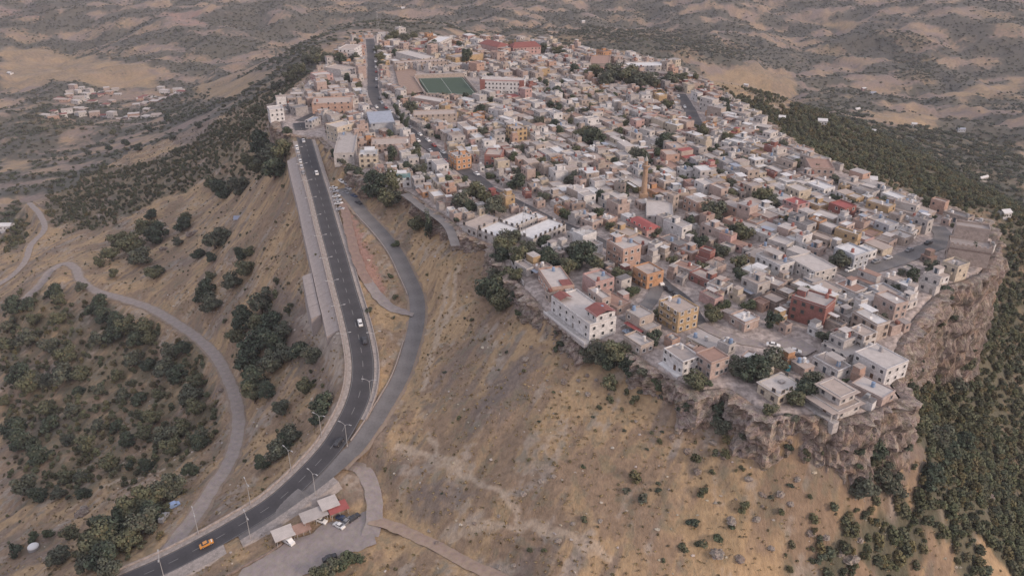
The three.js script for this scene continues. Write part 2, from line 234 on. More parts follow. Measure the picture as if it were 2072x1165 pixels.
const NEAR = { x0: -440, x1: 400, z0: -900, z1: -60 };
function woodsAt(x, z, sd) {
  let w = 0; const d = sd ?? rimDistance(x, z), X = x + 9 * N2(x / 30, z / 30) + 5 * N2(x / 11, z / 11), Z = z + 9 * N2(x / 30 + 7, z / 30) + 5 * N2(x / 11, z / 11 + 7);
  if (X > 122 && Z < -206 && Z > -1000 && d < 460 && (d < 105 + 30 * N2(x / 60, z / 60) || X > -0.45 * Z - 30 + 70 * N2(x / 140, z / 140))) w = 0.9 - 0.35 * smooth(0, 0.6, N2(x / 55, z / 55 + 30));
  for (const [P, q] of WOODS) if (q > w && inPoly(P, X, Z)) w = q; return w;
}
function groundColour(x, z, sd, soft, far, low) { // base colours of soil, dry grass, scree and scrub litter
  const a = low[0], b = 0.5 * N2(x / 13 + 40, z / 13) + 0.3 * N2(x / 6, z / 6 + 31), c = N2(x / 3.1, z / 3.1), e = N2(x / 1.1, z / 1.1), s = N2((x * 0.53 - z * 0.85) / 42, (x * 0.85 + z * 0.53) / 5.5);
  let r = 0.23, g = 0.162, bl = 0.108;                          // brown earth
  const k = smooth(-0.3, 0.16, a + 0.55 * b + 0.35 * s); r = mix(r, 0.345, k); g = mix(g, 0.24, k); bl = mix(bl, 0.139, k);  // dry grass
  const m = smooth(0.0, 0.38, low[1] + 0.3 * b + 0.4 * s - 0.1); r = mix(r, 0.165, m * 0.75); g = mix(g, 0.128, m * 0.75); bl = mix(bl, 0.108, m * 0.75); // mauve earth
  const q = smooth(0.2, 0.5, (low[2] + 0.16 * c) + 0.25 * s); r = mix(r, 0.30, q * 0.6); g = mix(g, 0.255, q * 0.6); bl = mix(bl, 0.215, q * 0.6); // scree
  const gr = smooth(0.18, 0.6, b + 0.5 * c - 0.3 * a); r = mix(r, 0.12, gr * 0.5); g = mix(g, 0.11, gr * 0.5); bl = mix(bl, 0.075, gr * 0.5); // low greenish weeds
  r = mix(r, 0.32, 0.75 * soft.gold); g = mix(g, 0.225, 0.75 * soft.gold); bl = mix(bl, 0.125, 0.75 * soft.gold);
  r = mix(r, 0.155, 0.7 * soft.dark); g = mix(g, 0.125, 0.7 * soft.dark); bl = mix(bl, 0.11, 0.7 * soft.dark);
  r = mix(r, 0.31, 0.75 * soft.pale); g = mix(g, 0.265, 0.75 * soft.pale); bl = mix(bl, 0.225, 0.75 * soft.pale);
  r = mix(r, 0.30, 0.8 * soft.red); g = mix(g, 0.165, 0.8 * soft.red); bl = mix(bl, 0.13, 0.8 * soft.red);
  const w = Math.min(1, soft.wood * smooth(-0.45, 0.25, b + 0.6 * a + soft.wood - 0.5)); r = mix(r, 0.085, w * 0.9); g = mix(g, 0.083, w * 0.9); bl = mix(bl, 0.055, w * 0.9);
  if (far) { const f = smooth(-0.24, 0.04, low[3] + 0.25 * b) * (1 - 0.8 * soft.gold), w2 = smooth(-0.2, 0.25, low[1]); const w3 = (0.35 + 0.5 * w2) * (1 - 0.6 * soft.gold) * (1 - soft.wood); r = mix(mix(r, 0.2, w3), 0.07, f * 0.85); g = mix(mix(g, 0.155, w3), 0.072, f * 0.85); bl = mix(mix(bl, 0.135, w3), 0.058, f * 0.85); }
  const v = 1 + 0.17 * c + 0.15 * e; const t = soft.trod; r = mix(r, 0.38, t * 0.75); g = mix(g, 0.30, t * 0.75); bl = mix(bl, 0.225, t * 0.75);
  if (sd < 0) { const y = smooth(0, -4, sd); const k2 = 0.3 + 0.07 * b + 0.05 * c + 0.04 * e; r = mix(r, k2 * 1.1, y); g = mix(g, k2 * 0.93, y); bl = mix(bl, k2 * 0.85, y); }
  return [r * v, g * v, bl * v];
}
const BYTES = new Uint8Array(4097).map((_, i) => { const x = i / 4096; return 255 * (x <= 0.0031308 ? x * 12.92 : 1.055 * Math.pow(x, 1 / 2.4) - 0.055); });
const toByte = (x) => BYTES[Math.round(4096 * Math.min(1, Math.max(0, x)))];
function masks(x, z, sd) {
  const s = { wood: woodsAt(x, z, sd), gold: 0, pale: 0, red: 0, dark: 0 };
  for (const P of GOLD) if (inPoly(P, x, z)) s.gold = 1; for (const P of PALE) if (inPoly(P, x, z)) s.pale = 1; for (const P of RED) if (inPoly(P, x, z)) s.red = 1; for (const P of DARKSOIL) if (inPoly(P, x, z)) s.dark = 1;
  return s;
}
// a sheet over lines xs, zs; its colour map is laid out evenly over the lines
function sheet(xs, zs, size, far, skip) {
  const nx = xs.length, nz = zs.length, pos = new Float32Array(nx * nz * 3), uv = new Float32Array(nx * nz * 2), M = new Float32Array(nx * nz * 5), LOW = new Float32Array(nx * nz * 4), low = [0, 0, 0, 0], SD = new Float32Array(nx * nz);
  for (let j = 0; j < nz; j++) for (let i = 0; i < nx; i++) {
    const k = j * nx + i, sd = rimDistance(xs[i], zs[j]); SD[k] = sd;
    let y = height(xs[i], zs[j], sd); if (far && skip(xs[i], zs[j], 6)) y -= 3;
    pos.set([xs[i], y, zs[j]], k * 3); uv.set([i / (nx - 1), j / (nz - 1)], k * 2); const mk = masks(xs[i], zs[j], sd); M.set([mk.wood, mk.gold, mk.pale, mk.red, mk.dark], k * 5);
    const X = xs[i], Z = zs[j]; LOW.set([fbm(X / 46, Z / 46, 4), fbm(X / 60 + 90, Z / 60 + 20, 4), fbm(X / 22 - 30, Z / 22 + 66, 3), far ? fbm(X / 190 + 7, Z / 80 - 3, 5) : 0], k * 4);
  }
  const idx = [];
  for (let j = 0; j < nz - 1; j++) for (let i = 0; i < nx - 1; i++) {
    if (far && skip((xs[i] + xs[i + 1]) / 2, (zs[j] + zs[j + 1]) / 2, 14)) continue;
    const a = j * nx + i, b = a + 1, c = a + nx, d = c + 1; idx.push(a, c, b, b, c, d);
  }
  const g = new THREE.BufferGeometry(); g.setAttribute('position', new THREE.BufferAttribute(pos, 3)); g.setAttribute('uv', new THREE.BufferAttribute(uv, 2)); g.setIndex(idx); g.computeVertexNormals();
  const px = new Uint8Array(size * size * 4), soft = { trod: 0 };
  const paths = TRODDEN.map((L) => ({ L, x0: Math.min(...L.map((p) => p.x)) - 4, x1: Math.max(...L.map((p) => p.x)) + 4, z0: Math.min(...L.map((p) => p.z)) - 4, z1: Math.max(...L.map((p) => p.z)) + 4 }));
  for (let J = 0; J < size; J++) for (let I = 0; I < size; I++) {
    const fu = Math.min(nx - 1.001, (I + 0.5) / size * (nx - 1)), fv = Math.min(nz - 1.001, (J + 0.5) / size * (nz - 1)), i = Math.floor(fu), j = Math.floor(fv), tu = fu - i, tv = fv - j;
    const x = mix(xs[i], xs[i + 1], tu), z = mix(zs[j], zs[j + 1], tv), k = j * nx + i;
    const B = (A, n, q) => { const o = k * n + q, p = (k + nx) * n + q; return mix(mix(A[o], A[o + n], tu), mix(A[p], A[p + n], tu), tv); };
    soft.wood = B(M, 5, 0); soft.gold = B(M, 5, 1); soft.pale = B(M, 5, 2); soft.red = B(M, 5, 3); soft.dark = B(M, 5, 4);
    if (far && skip(x, z, 16)) continue;
    for (let q = 0; q < 4; q++) low[q] = B(LOW, 4, q);
    if (soft.gold + soft.pale + soft.red + soft.dark > 0) { const jitter = N2(x / 5, z / 5) * 0.6 + N2(x / 2, z / 2) * 0.35; for (const q of ['gold', 'pale', 'red', 'dark']) if (soft[q] > 0 && soft[q] <= 1) soft[q] *= smooth(-0.6, 0.4, jitter + soft[q] - 0.5); }
    const sd = mix(mix(SD[k], SD[k + 1], tu), mix(SD[k + nx], SD[k + nx + 1], tu), tv);
    soft.trod = 0; if (!far) for (const p of paths) if (x > p.x0 && x < p.x1 && z > p.z0 && z < p.z1) { const d = lineDistance(p.L, x + N2(x / 9, z / 9) * 1.4, z + N2(x / 9 + 5, z / 9) * 1.4); soft.trod = Math.max(soft.trod, smooth(1.7, 0.5, d + 0.3 * N2(x / 1.7, z / 1.7))); }
    const c = groundColour(x, z, sd, soft, far, low), o = (J * size + I) * 4;
    px[o] = toByte(c[0]); px[o + 1] = toByte(c[1]); px[o + 2] = toByte(c[2]); px[o + 3] = 255;
  }
  const t = new THREE.DataTexture(px, size, size); t.colorSpace = THREE.SRGBColorSpace; t.magFilter = t.minFilter = THREE.LinearFilter; t.needsUpdate = true;
  return [g, t];
}
const line = (a, b, s) => { const n = Math.round((b - a) / s), o = []; for (let i = 0; i <= n; i++) o.push(a + (b - a) * i / n); return o; };
{
  const [g, t] = sheet(line(NEAR.x0, NEAR.x1, 2.5), line(NEAR.z0, NEAR.z1, 2.5), 2048, false);
  const bump = grain(512, (u, v) => 0.5 + 0.2 * tile(u, v, 8) + 0.2 * tile(u, v, 26) + 0.2 * tile(u, v, 80), { linear: true }); bump.repeat.set(28, 28);
  setting('terrain', g, new THREE.MeshStandardMaterial({ map: t, roughness: 1, bumpMap: bump, bumpScale: 0.35 }), 'dry grass and earth slopes round the rock table');
  const grow = (from, to, s0, k) => { const o = []; let x = from, s = s0; while (Math.abs(x - from) < Math.abs(to - from)) { x += Math.sign(to - from) * s; s = Math.min(110, s * k); o.push(x); } return o; };
  const xs = [...grow(NEAR.x0, -4200, 9, 1.012).reverse(), ...line(NEAR.x0, NEAR.x1, 10.5), ...grow(NEAR.x1, 4200, 9, 1.012)];
  const zs = [...grow(NEAR.z0, -4700, 8, 1.009).reverse(), ...line(NEAR.z0, NEAR.z1, 10.5), ...grow(NEAR.z1, 1200, 12, 1.06)];
  const [g2, t2] = sheet(xs, zs, 2048, true, (x, z, m) => x > NEAR.x0 + m && x < NEAR.x1 - m && z > NEAR.z0 + m && z < NEAR.z1 - m);
  setting('hills', g2, new THREE.MeshStandardMaterial({ map: t2, roughness: 1 }), 'hazy scrub-covered hills and valley beyond the town');
}
let CLIFF;
// ---------------------------------------------------------------- cliff round the rock table
{
  const S = []; for (let i = 0; i < RIM.length; i++) { const a = RIM[i], b = RIM[(i + 1) % RIM.length], n = Math.ceil(a.distanceTo(b) / 0.8); for (let k = 0; k < n; k++) S.push(a.clone().lerp(b, k / n)); }
  const n = S.length, R = 28; let run = 0, last = null; const pos = [], col = [], uv = [], idx = [];
  for (let i = 0; i <= n; i++) {
    const p = S[i % n], a = S[(i + n - 6) % n], b = S[(i + 6) % n], tx = b.x - a.x, tz = b.z - a.z, l = Math.hypot(tx, tz); let nx = -tz / l, nz = tx / l;
    if (rimDistance(p.x + nx * 0.6, p.z + nz * 0.6) < 0) { nx = -nx; nz = -nz; }
    const top = tableTop(p.x, p.z), base = Math.min(top - 0.4, height(p.x + nx * 5, p.z + nz * 5)) - 1.6, drop = top - base, s = i * 0.8;
    for (let r = 0; r <= R; r++) {
      const t = Math.max(0, (r - 2) / (R - 2)), y = r < 2 ? top + [-0.5, 0.35 + 0.5 * N2(p.x / 4, p.z / 4)][r] * (drop > 3 ? 1 : 0.2) : top + 0.1 - drop * t;
      const k = smooth(2, 9, drop), ledge = 1.1 * (Math.sin(y * 0.85 + 2 * N2(p.x / 18, p.z / 18)) * 0.5 + 0.5);
      const d = 2.2 * N2(p.x / 15, p.z / 15) + 1.6 * N3(p.x / 5, y / 9, p.z / 5) + 1.5 * (0.5 - Math.abs(N3(p.x / 2.6, y / 3.4, p.z / 2.6))) + 1.3 * (0.3 - Math.abs(N3(p.x / 2.4 + 7, y / 9, p.z / 2.4))) + 0.75 * (0.4 - Math.abs(N3(p.x / 1.1, y / 1.3, p.z / 1.1))) + 0.3 * N3(p.x / 0.6, y / 0.6, p.z / 0.6);
      const o = r === 0 ? -3.4 : r === 1 ? -1.3 + 0.5 * N2(p.x / 3, p.z / 3) : 0.5 + 1.9 * Math.pow(t, 1.25) * k + (d + ledge - 0.4) * (0.25 + 0.75 * k);
      const q = [p.x + nx * o, y, p.z + nz * o]; pos.push(...q); if (r === 0) run = 0; else run += Math.hypot(q[0] - last[0], q[1] - last[1], q[2] - last[2]); last = q; uv.push(s / 14, run / 14);
      const m = smooth(-0.1, 0.5, fbm(q[0] / 16, q[2] / 16 + y / 9, 3)), g = smooth(0, 0.5, fbm(q[0] / 9 + 50, q[2] / 9 - y / 7, 3)), w = 1 + 0.12 * N3(q[0] / 2, y / 2, q[2] / 2), v = smooth(0.15, 0.4, N3(q[0] / 5 + 9, y / 4, q[2] / 5) + 0.4 * N3(q[0] / 1.8, y / 1.8, q[2] / 1.8) - 0.15);
      let c = [mix(0.44, 0.43, m), mix(0.375, 0.33, m), mix(0.345, 0.265, m)]; c = [mix(c[0], 0.40, g * 0.85), mix(c[1], 0.375, g * 0.85), mix(c[2], 0.36, g * 0.85)]; c = [mix(c[0], 0.13, v * 0.6), mix(c[1], 0.125, v * 0.6), mix(c[2], 0.08, v * 0.6)];
      col.push(c[0] * w, c[1] * w, c[2] * w);
    }
  }
  for (let i = 0; i < n; i++) for (let r = 0; r < R; r++) { const a = i * (R + 1) + r, b = a + R + 1; idx.push(a, a + 1, b, b, a + 1, b + 1); }
  let g = new THREE.BufferGeometry(); g.setAttribute('position', new THREE.Float32BufferAttribute(pos, 3)); g.setAttribute('color', new THREE.Float32BufferAttribute(col, 3)); g.setAttribute('uv', new THREE.Float32BufferAttribute(uv, 2)); g.setIndex(idx); g = g.toNonIndexed(); g.computeVertexNormals();
  CLIFF = { pos, n, R };
  setting('cliff', g, new THREE.MeshStandardMaterial({ vertexColors: true, map: rockMap, bumpMap: rockBump, bumpScale: 0.5, roughness: 1 }), 'weathered limestone cliff round the town');
}
// ---------------------------------------------------------------- roads
const M = {
  asphalt: mat('asphalt', [0.075, 0.072, 0.078], { map: asphaltMap }), worn: mat('worn', [0.22, 0.205, 0.2], { map: asphaltMap }), gravel: mat('gravel', [0.39, 0.345, 0.325], { map: gravelMap }), dirt: mat('dirt', [0.44, 0.34, 0.275], { map: gravelMap }),
  lot: mat('lot', [0.38, 0.34, 0.33], { map: gravelMap }), kerb: mat('kerb', [0.42, 0.365, 0.33], { map: plasterMap }), wall: mat('stonewall', [0.45, 0.385, 0.35], { map: plasterMap }), concrete: mat('concrete', [0.42, 0.365, 0.34], { map: roofMap }), paint: mat('paint', [0.22, 0.215, 0.21]), red: mat('redsoil', [0.33, 0.24, 0.205], { map: gravelMap }),
  steel: mat('steel', [0.42, 0.41, 0.40], { roughness: 0.5, metalness: 0.3 }), glass: mat('glass', [0.06, 0.062, 0.068], { roughness: 0.15 }), tyre: mat('tyre', [0.02, 0.02, 0.02]), lampGlass: mat('lampglass', [0.7, 0.68, 0.62], { roughness: 0.3 }),
};
const dirs = (path) => path.map((p, i) => { const a = path[Math.max(0, i - 1)], b = path[Math.min(path.length - 1, i + 1)], l = Math.hypot(b.x - a.x, b.z - a.z) || 1; return [(b.z - a.z) / l, -(b.x - a.x) / l]; });
function sweep(path, profile, buf = new Buf(), wobble = 0) { // profile: [sideways, up] from picture edge to edge of the cross-section
  const D = dirs(path); let s = 0;
  for (let i = 1; i < path.length; i++) {
    const L = path[i].distanceTo(path[i - 1]); let t = 0;
    const P = (k, [o, y]) => { const w = wobble ? o * wobble * N2(path[k].x / 7 + Math.sign(o) * 30, path[k].z / 7) : 0; return [path[k].x + D[k][0] * (o + w), path[k].y + y, path[k].z + D[k][1] * (o + w)]; };
    for (let j = 1; j < profile.length; j++) { const h = Math.hypot(profile[j][0] - profile[j - 1][0], profile[j][1] - profile[j - 1][1]); buf.quad(P(i - 1, profile[j - 1]), P(i, profile[j - 1]), P(i, profile[j]), P(i - 1, profile[j]), [s / 8, t / 8]); t += h; }
    s += L;
  }
  return buf;
}
const pathPart = (name, v0, v1) => ROADS[name].path.filter((p) => { const q = toPhoto(p); return q[1] >= v0 && q[1] <= v1; });
function toPhoto(p) { const y = p.y - SY, f = -p.z * Math.cos(ST) - y * Math.sin(ST), up = y * Math.cos(ST) - p.z * Math.sin(ST); return [1036 + SF * p.x / f, 582.5 - SF * up / f]; }
const lay = (path, dy) => path.map((p) => V(p.x, p.y + dy, p.z));
setting('main_road', sweep(ROADS.main.path, [[-4.3, 0], [0, 0.05], [4.3, 0]]).geo(), M.asphalt, 'dark asphalt main road climbing to the town');
{
  const b = new Buf(), p = ROADS.main.path; for (let i = 3; i < p.length - 4; i += 5) sweep(p.slice(i, i + 3), [[-0.09, 0.058], [0.09, 0.058]], b);
  for (const s of [-1, 1]) sweep(p, s < 0 ? [[-4.0, 0.012], [-3.88, 0.013]] : [[3.88, 0.013], [4.0, 0.012]], b);
  const m = mesh('road_marking', b.geo(), M.paint, scene.getObjectByName('main_road')); m.userData.kind = 'stuff';
}
setting('lower_road', sweep(ROADS.lower.path, [[-3.3, 0], [0, 0.03], [3.3, 0]]).geo(), M.worn, 'worn grey side road curving below the town');
M.verge = mat('verge', [0.34, 0.27, 0.215], { map: gravelMap });
setting('road_verge', sweep(lay(ROADS.lower.path.filter((p) => toPhoto(p)[1] < 940), -0.07), [[-4.3, -0.14], [-3.2, -0.02], [3.2, -0.02], [4.7, -0.16]], undefined, 0.14).geo(), M.verge, 'dusty verge of the lower road');
setting('road_verge', sweep(lay(ROADS.gravel.path, -0.08), [[-3.7, -0.16], [-2.4, -0.02], [2.4, -0.02], [3.6, -0.16]], undefined, 0.2).geo(), M.verge, 'dusty verge of the gravel road');
setting('gravel_road', sweep(ROADS.gravel.path, [[-2.6, -0.05], [0, 0.04], [2.6, -0.05]], undefined, 0.12).geo(), M.gravel, 'pale gravel road winding down the scrubby slope');
setting('gravel_track', sweep(ROADS.track.path, [[-2.3, -0.05], [0, 0.03], [2.3, -0.05]], undefined, 0.15).geo(), M.gravel, 'gravel track in the valley');
setting('loop_road', sweep(lay(ROADS.loop.path, -0.02), [[-2.8, -0.04], [0, 0.02], [2.8, -0.04]], undefined, 0.1).geo(), M.lot, 'grey loop road to the lorry park');
setting('dirt_road', sweep(lay(ROADS.dirt.path, -0.04), [[-2.2, -0.06], [0, 0.0], [2.2, -0.06]], undefined, 0.16).geo(), M.dirt, 'pinkish dirt road across the dry slope');
setting('parking_lot', sweep(lay(ROADS.lot.path, -0.08), [[-8, -0.03], [0, 0.0], [8, -0.03]], undefined, 0.16).geo(), M.lot, 'bare grey parking ground below the main road');
setting('earth_strip', sweep(lay(ROADS.strip.path, -0.1), [[-2.3, -0.04], [0, 0.02], [2.3, -0.04]], undefined, 0.2).geo(), M.red, 'reddish earth strip beside the main road');
setting('turnout', sweep(lay(ROADS.turnout.path, -0.06), [[-2.5, -0.04], [0, 0.02], [2.5, -0.04]], undefined, 0.16).geo(), M.lot, 'pale grey turnout linking the earth strip to the lower road');
// pavements with kerbs, low walls, concrete retaining wall
const farFromLower = (p, d) => ROADS.lower.path.every((q) => Math.hypot(p.x - q.x, p.z - q.z) > d);
const mainP = ROADS.main.path, split = mainP.findIndex((p) => toPhoto(p)[1] > 600 && !farFromLower(p, 9.6)), merged = mainP.findIndex((p) => toPhoto(p)[1] > 1085);
const wallPart = mainP.filter((p) => toPhoto(p)[1] > 283);
setting('pavement', sweep(wallPart, [[-6.6, -0.6], [-6.6, 0.15], [-4.4, 0.15], [-4.4, 0.0]]).geo(), M.kerb, 'pale pavement on the valley side of the main road');
setting('pavement', sweep(mainP.slice(mainP.indexOf(wallPart[0]), split), [[4.4, 0], [4.4, 0.15], [6.2, 0.15], [6.2, -0.6]]).geo(), M.kerb, 'pale pavement on the hill side of the main road');
setting('pavement', sweep(mainP.slice(merged), [[4.4, 0], [4.4, 0.15], [9, 0.1], [11.5, -1.6]]).geo(), M.kerb, 'pale pavement past the road junction');
{
  const P = ROADS.lower.path.filter((p) => toPhoto(p)[1] > 955); setting('pavement', sweep(P, [[3.4, 0], [3.4, 0.15], [6.6, 0.12], [8.8, -1.6]]).geo(), M.kerb, 'pale pavement above the sheds');
}
function wallOf(name, label, category, path, profile, chunk, m, cap) {
  const c = path[Math.floor(path.length / 2)], g = thing(name, label, category, c);
  for (let i = 0; i + 1 < path.length; i += chunk) {
    const q = path.slice(i, i + chunk + 1).map((p) => V(p.x - c.x, p.y - c.y, p.z - c.z)); if (q.length < 2) continue;
    const a = q[q.length - 1].clone().lerp(q[q.length - 2], 0.06); q[q.length - 1] = a; mesh('panel', sweep(q, profile).geo(), m, g);
  }
  const B = new Buf(), D = dirs(path), low = Math.min(...profile.map((q) => q[1])) - 6; // closed ends
  for (const k of [0, path.length - 1]) for (let j = 1; j < profile.length; j++) { const P = ([o, y]) => [path[k].x + D[k][0] * o - c.x, path[k].y + y - c.y, path[k].z + D[k][1] * o - c.z], p = profile[j - 1], q = profile[j]; if (Math.abs(p[0] - q[0]) > 0.02) B.quad(P([p[0], low]), P([q[0], low]), P(q), P(p)); }
  if (B.p.length) mesh('end_face', B.geo(), m, g);
  return g;
}
wallOf('parapet_wall', 'long low pale parapet along the valley side of the main road', 'wall', wallPart, [[-7.0, -0.8], [-7.0, 0.95], [-6.62, 0.95], [-6.62, 0.1]], 8, M.wall);
wallOf('parapet_wall', 'low pale wall between the main road and the lower road', 'wall', mainP.slice(mainP.indexOf(wallPart[0]) + 6, split), [[6.22, 0.1], [6.22, 0.8], [6.55, 0.8], [6.55, -0.9]], 8, M.wall);
wallOf('retaining_wall', 'long sloping concrete retaining wall under the main road', 'wall', pathPart('main', 312, 665), [[-12.8, -15], [-12.4, -2.5], [-11.9, -2.4], [-8.3, -0.75], [-7.05, -0.3]], 5, M.concrete);
wallOf('retaining_wall', 'short lower concrete step of the retaining wall', 'wall', pathPart('main', 528, 618), [[-17.3, -18], [-17, -4.6], [-16.6, -4.4], [-12.65, -3.2]], 5, M.concrete);
wallOf('kerb_wall', 'thin pale kerb wall along the inner bend of the lower road', 'wall', pathPart('lower', 430, 600), [[-3.8, -0.5], [-3.8, 0.5], [-3.5, 0.5], [-3.5, -0.1]], 8, M.wall);
wallOf('kerb_wall', 'thin pale kerb wall where the lower road drops to the junction', 'wall', pathPart('lower', 690, 900), [[-3.8, -0.5], [-3.8, 0.5], [-3.5, 0.5], [-3.5, -0.1]], 8, M.wall);

// ---------------------------------------------------------------- street lamps
{
  const pole = new THREE.CylinderGeometry(0.07, 0.14, 9.4, 10); pole.translate(0, 4.7, 0);
  const foot = new THREE.CylinderGeometry(0.3, 0.34, 0.5, 10); foot.translate(0, 0.1, 0);
  const arm = new THREE.TubeGeometry(new THREE.QuadraticBezierCurve3(V(0, 9.1, 0), V(0.5, 9.9, 0), V(2.1, 10.1, 0)), 8, 0.06, 6), head = new Buf().box(1.9, 2.9, 10.02, 10.16, -0.17, 0.17).geo(), lens = boxGeo(2.05, 2.8, 9.985, 10.02, -0.13, 0.13);
  const coll = new THREE.CylinderGeometry(0.2, 0.2, 0.25, 10); coll.translate(0, 9.1, 0);
  const base = thing('street_lamp', '', 'street lamp', V(0, 0, 0)); base.userData.base = 'street_lamp';
  mesh('pole', pole, M.steel, base); mesh('foot', foot, M.concrete, base); mesh('collar', coll, M.steel, base);
  for (const s of [0, Math.PI]) { const a = mesh('arm', arm, M.steel, base), h = mesh('lamp_head', head, M.steel, a); mesh('lens', lens, M.lampGlass, h); a.rotation.y = s; }
  let first = true;
  const put = (p, label) => { const D = mainP.reduce((b, q, i) => { const d = Math.hypot(p.x - q.x, p.z - q.z); return d < b[0] ? [d, i] : b; }, [1e9, 0])[1], [sx, sz] = dirs(mainP)[D], turn = Math.atan2(-sz, sx);
    if (first) { first = false; base.position.copy(p); base.rotation.y = turn; base.userData = { label, category: 'street lamp', group: 'street lamps along the main road' }; } else clone(base, label, p, turn, null, 'street lamps along the main road'); };
  const side = (v, o) => { let i = mainP.findIndex((p) => toPhoto(p)[1] > v); if (i < 0) i = mainP.length - 1; const [sx, sz] = dirs(mainP)[i]; return V(mainP[i].x + sx * o, mainP[i].y + 0.1, mainP[i].z + sz * o); };
  for (const v of [330, 362, 396, 432, 470, 512, 556, 604, 655, 712]) put(side(v, -6.2), 'grey double-armed street lamp on the straight climb above the retaining wall');
  for (const v of [893, 968, 1040, 1105]) put(side(v, -6.2), 'grey double-armed street lamp on the valley side of the road bend');
  for (const v of [715, 806]) put(side(v, 5.4), 'grey double-armed street lamp on the hill side of the sharp bend');
  put(side(893, 5.4), 'grey double-armed street lamp where the two roads draw together');
  const LP = ROADS.lower.path, ls = (v) => { const i = Math.max(1, LP.findIndex((p) => toPhoto(p)[1] > v)), [sx, sz] = dirs(LP)[i]; return V(LP[i].x + sx * 5, LP[i].y + 0.1, LP[i].z + sz * 5); };
  put(ls(985), 'grey double-armed street lamp above the red shed'); put(ls(1066), 'grey double-armed street lamp above the grey shed');
  put(side(1142, 6.2), 'grey double-armed street lamp past the taxi');
}
// ---------------------------------------------------------------- cars
const carShape = (() => {
  const body = new THREE.Shape([[-2.15, 0.32], [-2.2, 0.62], [-2.1, 0.86], [-1.0, 0.93], [0.95, 0.95], [2.0, 0.84], [2.2, 0.66], [2.18, 0.32]].map(([x, y]) => new THREE.Vector2(x, y)));
  const roof = new THREE.Shape([[-1.55, 0.9], [-0.95, 1.4], [0.45, 1.42], [1.1, 0.92]].map(([x, y]) => new THREE.Vector2(x, y)));
  const e = (s, w, b) => { const g = new THREE.ExtrudeGeometry(s, { depth: w - 2 * b, bevelSize: b, bevelThickness: b, bevelSegments: 2, steps: 1 }); g.translate(0, 0, -w / 2 + b); return g; };
  const top = new THREE.Shape([[-1.0, 1.38], [-0.9, 1.44], [0.38, 1.46], [0.5, 1.4]].map(([x, y]) => new THREE.Vector2(x, y)));
  const wheel = new THREE.CylinderGeometry(0.32, 0.32, 0.22, 14); wheel.rotateX(Math.PI / 2); const rim = new THREE.CylinderGeometry(0.18, 0.18, 0.24, 10); rim.rotateX(Math.PI / 2);
  return { body: e(body, 1.74, 0.1), glass: e(roof, 1.46, 0.08), top: e(top, 1.36, 0.06), wheel, rim, lamp: boxGeo(-0.04, 0.04, -0.08, 0.08, -0.2, 0.2), van: e(new THREE.Shape([[-2.4, 0.35], [-2.4, 1.95], [0.9, 2.0], [1.7, 1.25], [2.35, 1.05], [2.4, 0.35]].map(([x, y]) => new THREE.Vector2(x, y))), 1.8, 0.08), vanGlass: boxGeo(0.2, 1.25, 1.3, 1.75, -0.92, 0.92) };
})();
const paintOf = (k, c) => mat('car' + k, c, { roughness: 0.35 });
function car(colour, rgb, p, toward, label, group, van) {
  const a = Math.atan2(-(toward.z - p.z), toward.x - p.x), g = thing(van ? 'van' : 'car', label, van ? 'van' : 'car', p, a, group), m = paintOf(colour, rgb);
  const fwd = V(toward.x - p.x, 0, toward.z - p.z).normalize().multiplyScalar(1.3); g.rotation.z = 0; const pitch = Math.atan2(height(p.x + fwd.x, p.z + fwd.z) - height(p.x - fwd.x, p.z - fwd.z), 2.6); g.rotation.order = 'YXZ'; g.rotation.z = Math.max(-0.18, Math.min(0.18, pitch));
  if (van) { mesh('body', carShape.van, m, g); mesh('window', carShape.vanGlass, M.glass, g); } else { mesh('body', carShape.body, m, g); mesh('window', carShape.glass, M.glass, g); mesh('roof', carShape.top, m, g); }
  for (const x of [-1.35, 1.35]) for (const z of [-0.8, 0.8]) { const w = mesh('wheel', carShape.wheel, M.tyre, g); w.position.set(x, 0.32, z); mesh('rim', carShape.rim, M.steel, w); }
  for (const z of [-0.6, 0.6]) { const h = mesh('headlight', carShape.lamp, M.lampGlass, g); h.position.set(2.19, 0.68, z); const t = mesh('tail_light', carShape.lamp, mat('tail', [0.35, 0.02, 0.02]), g); t.position.set(-2.2, 0.72, z); }
  return g;
}
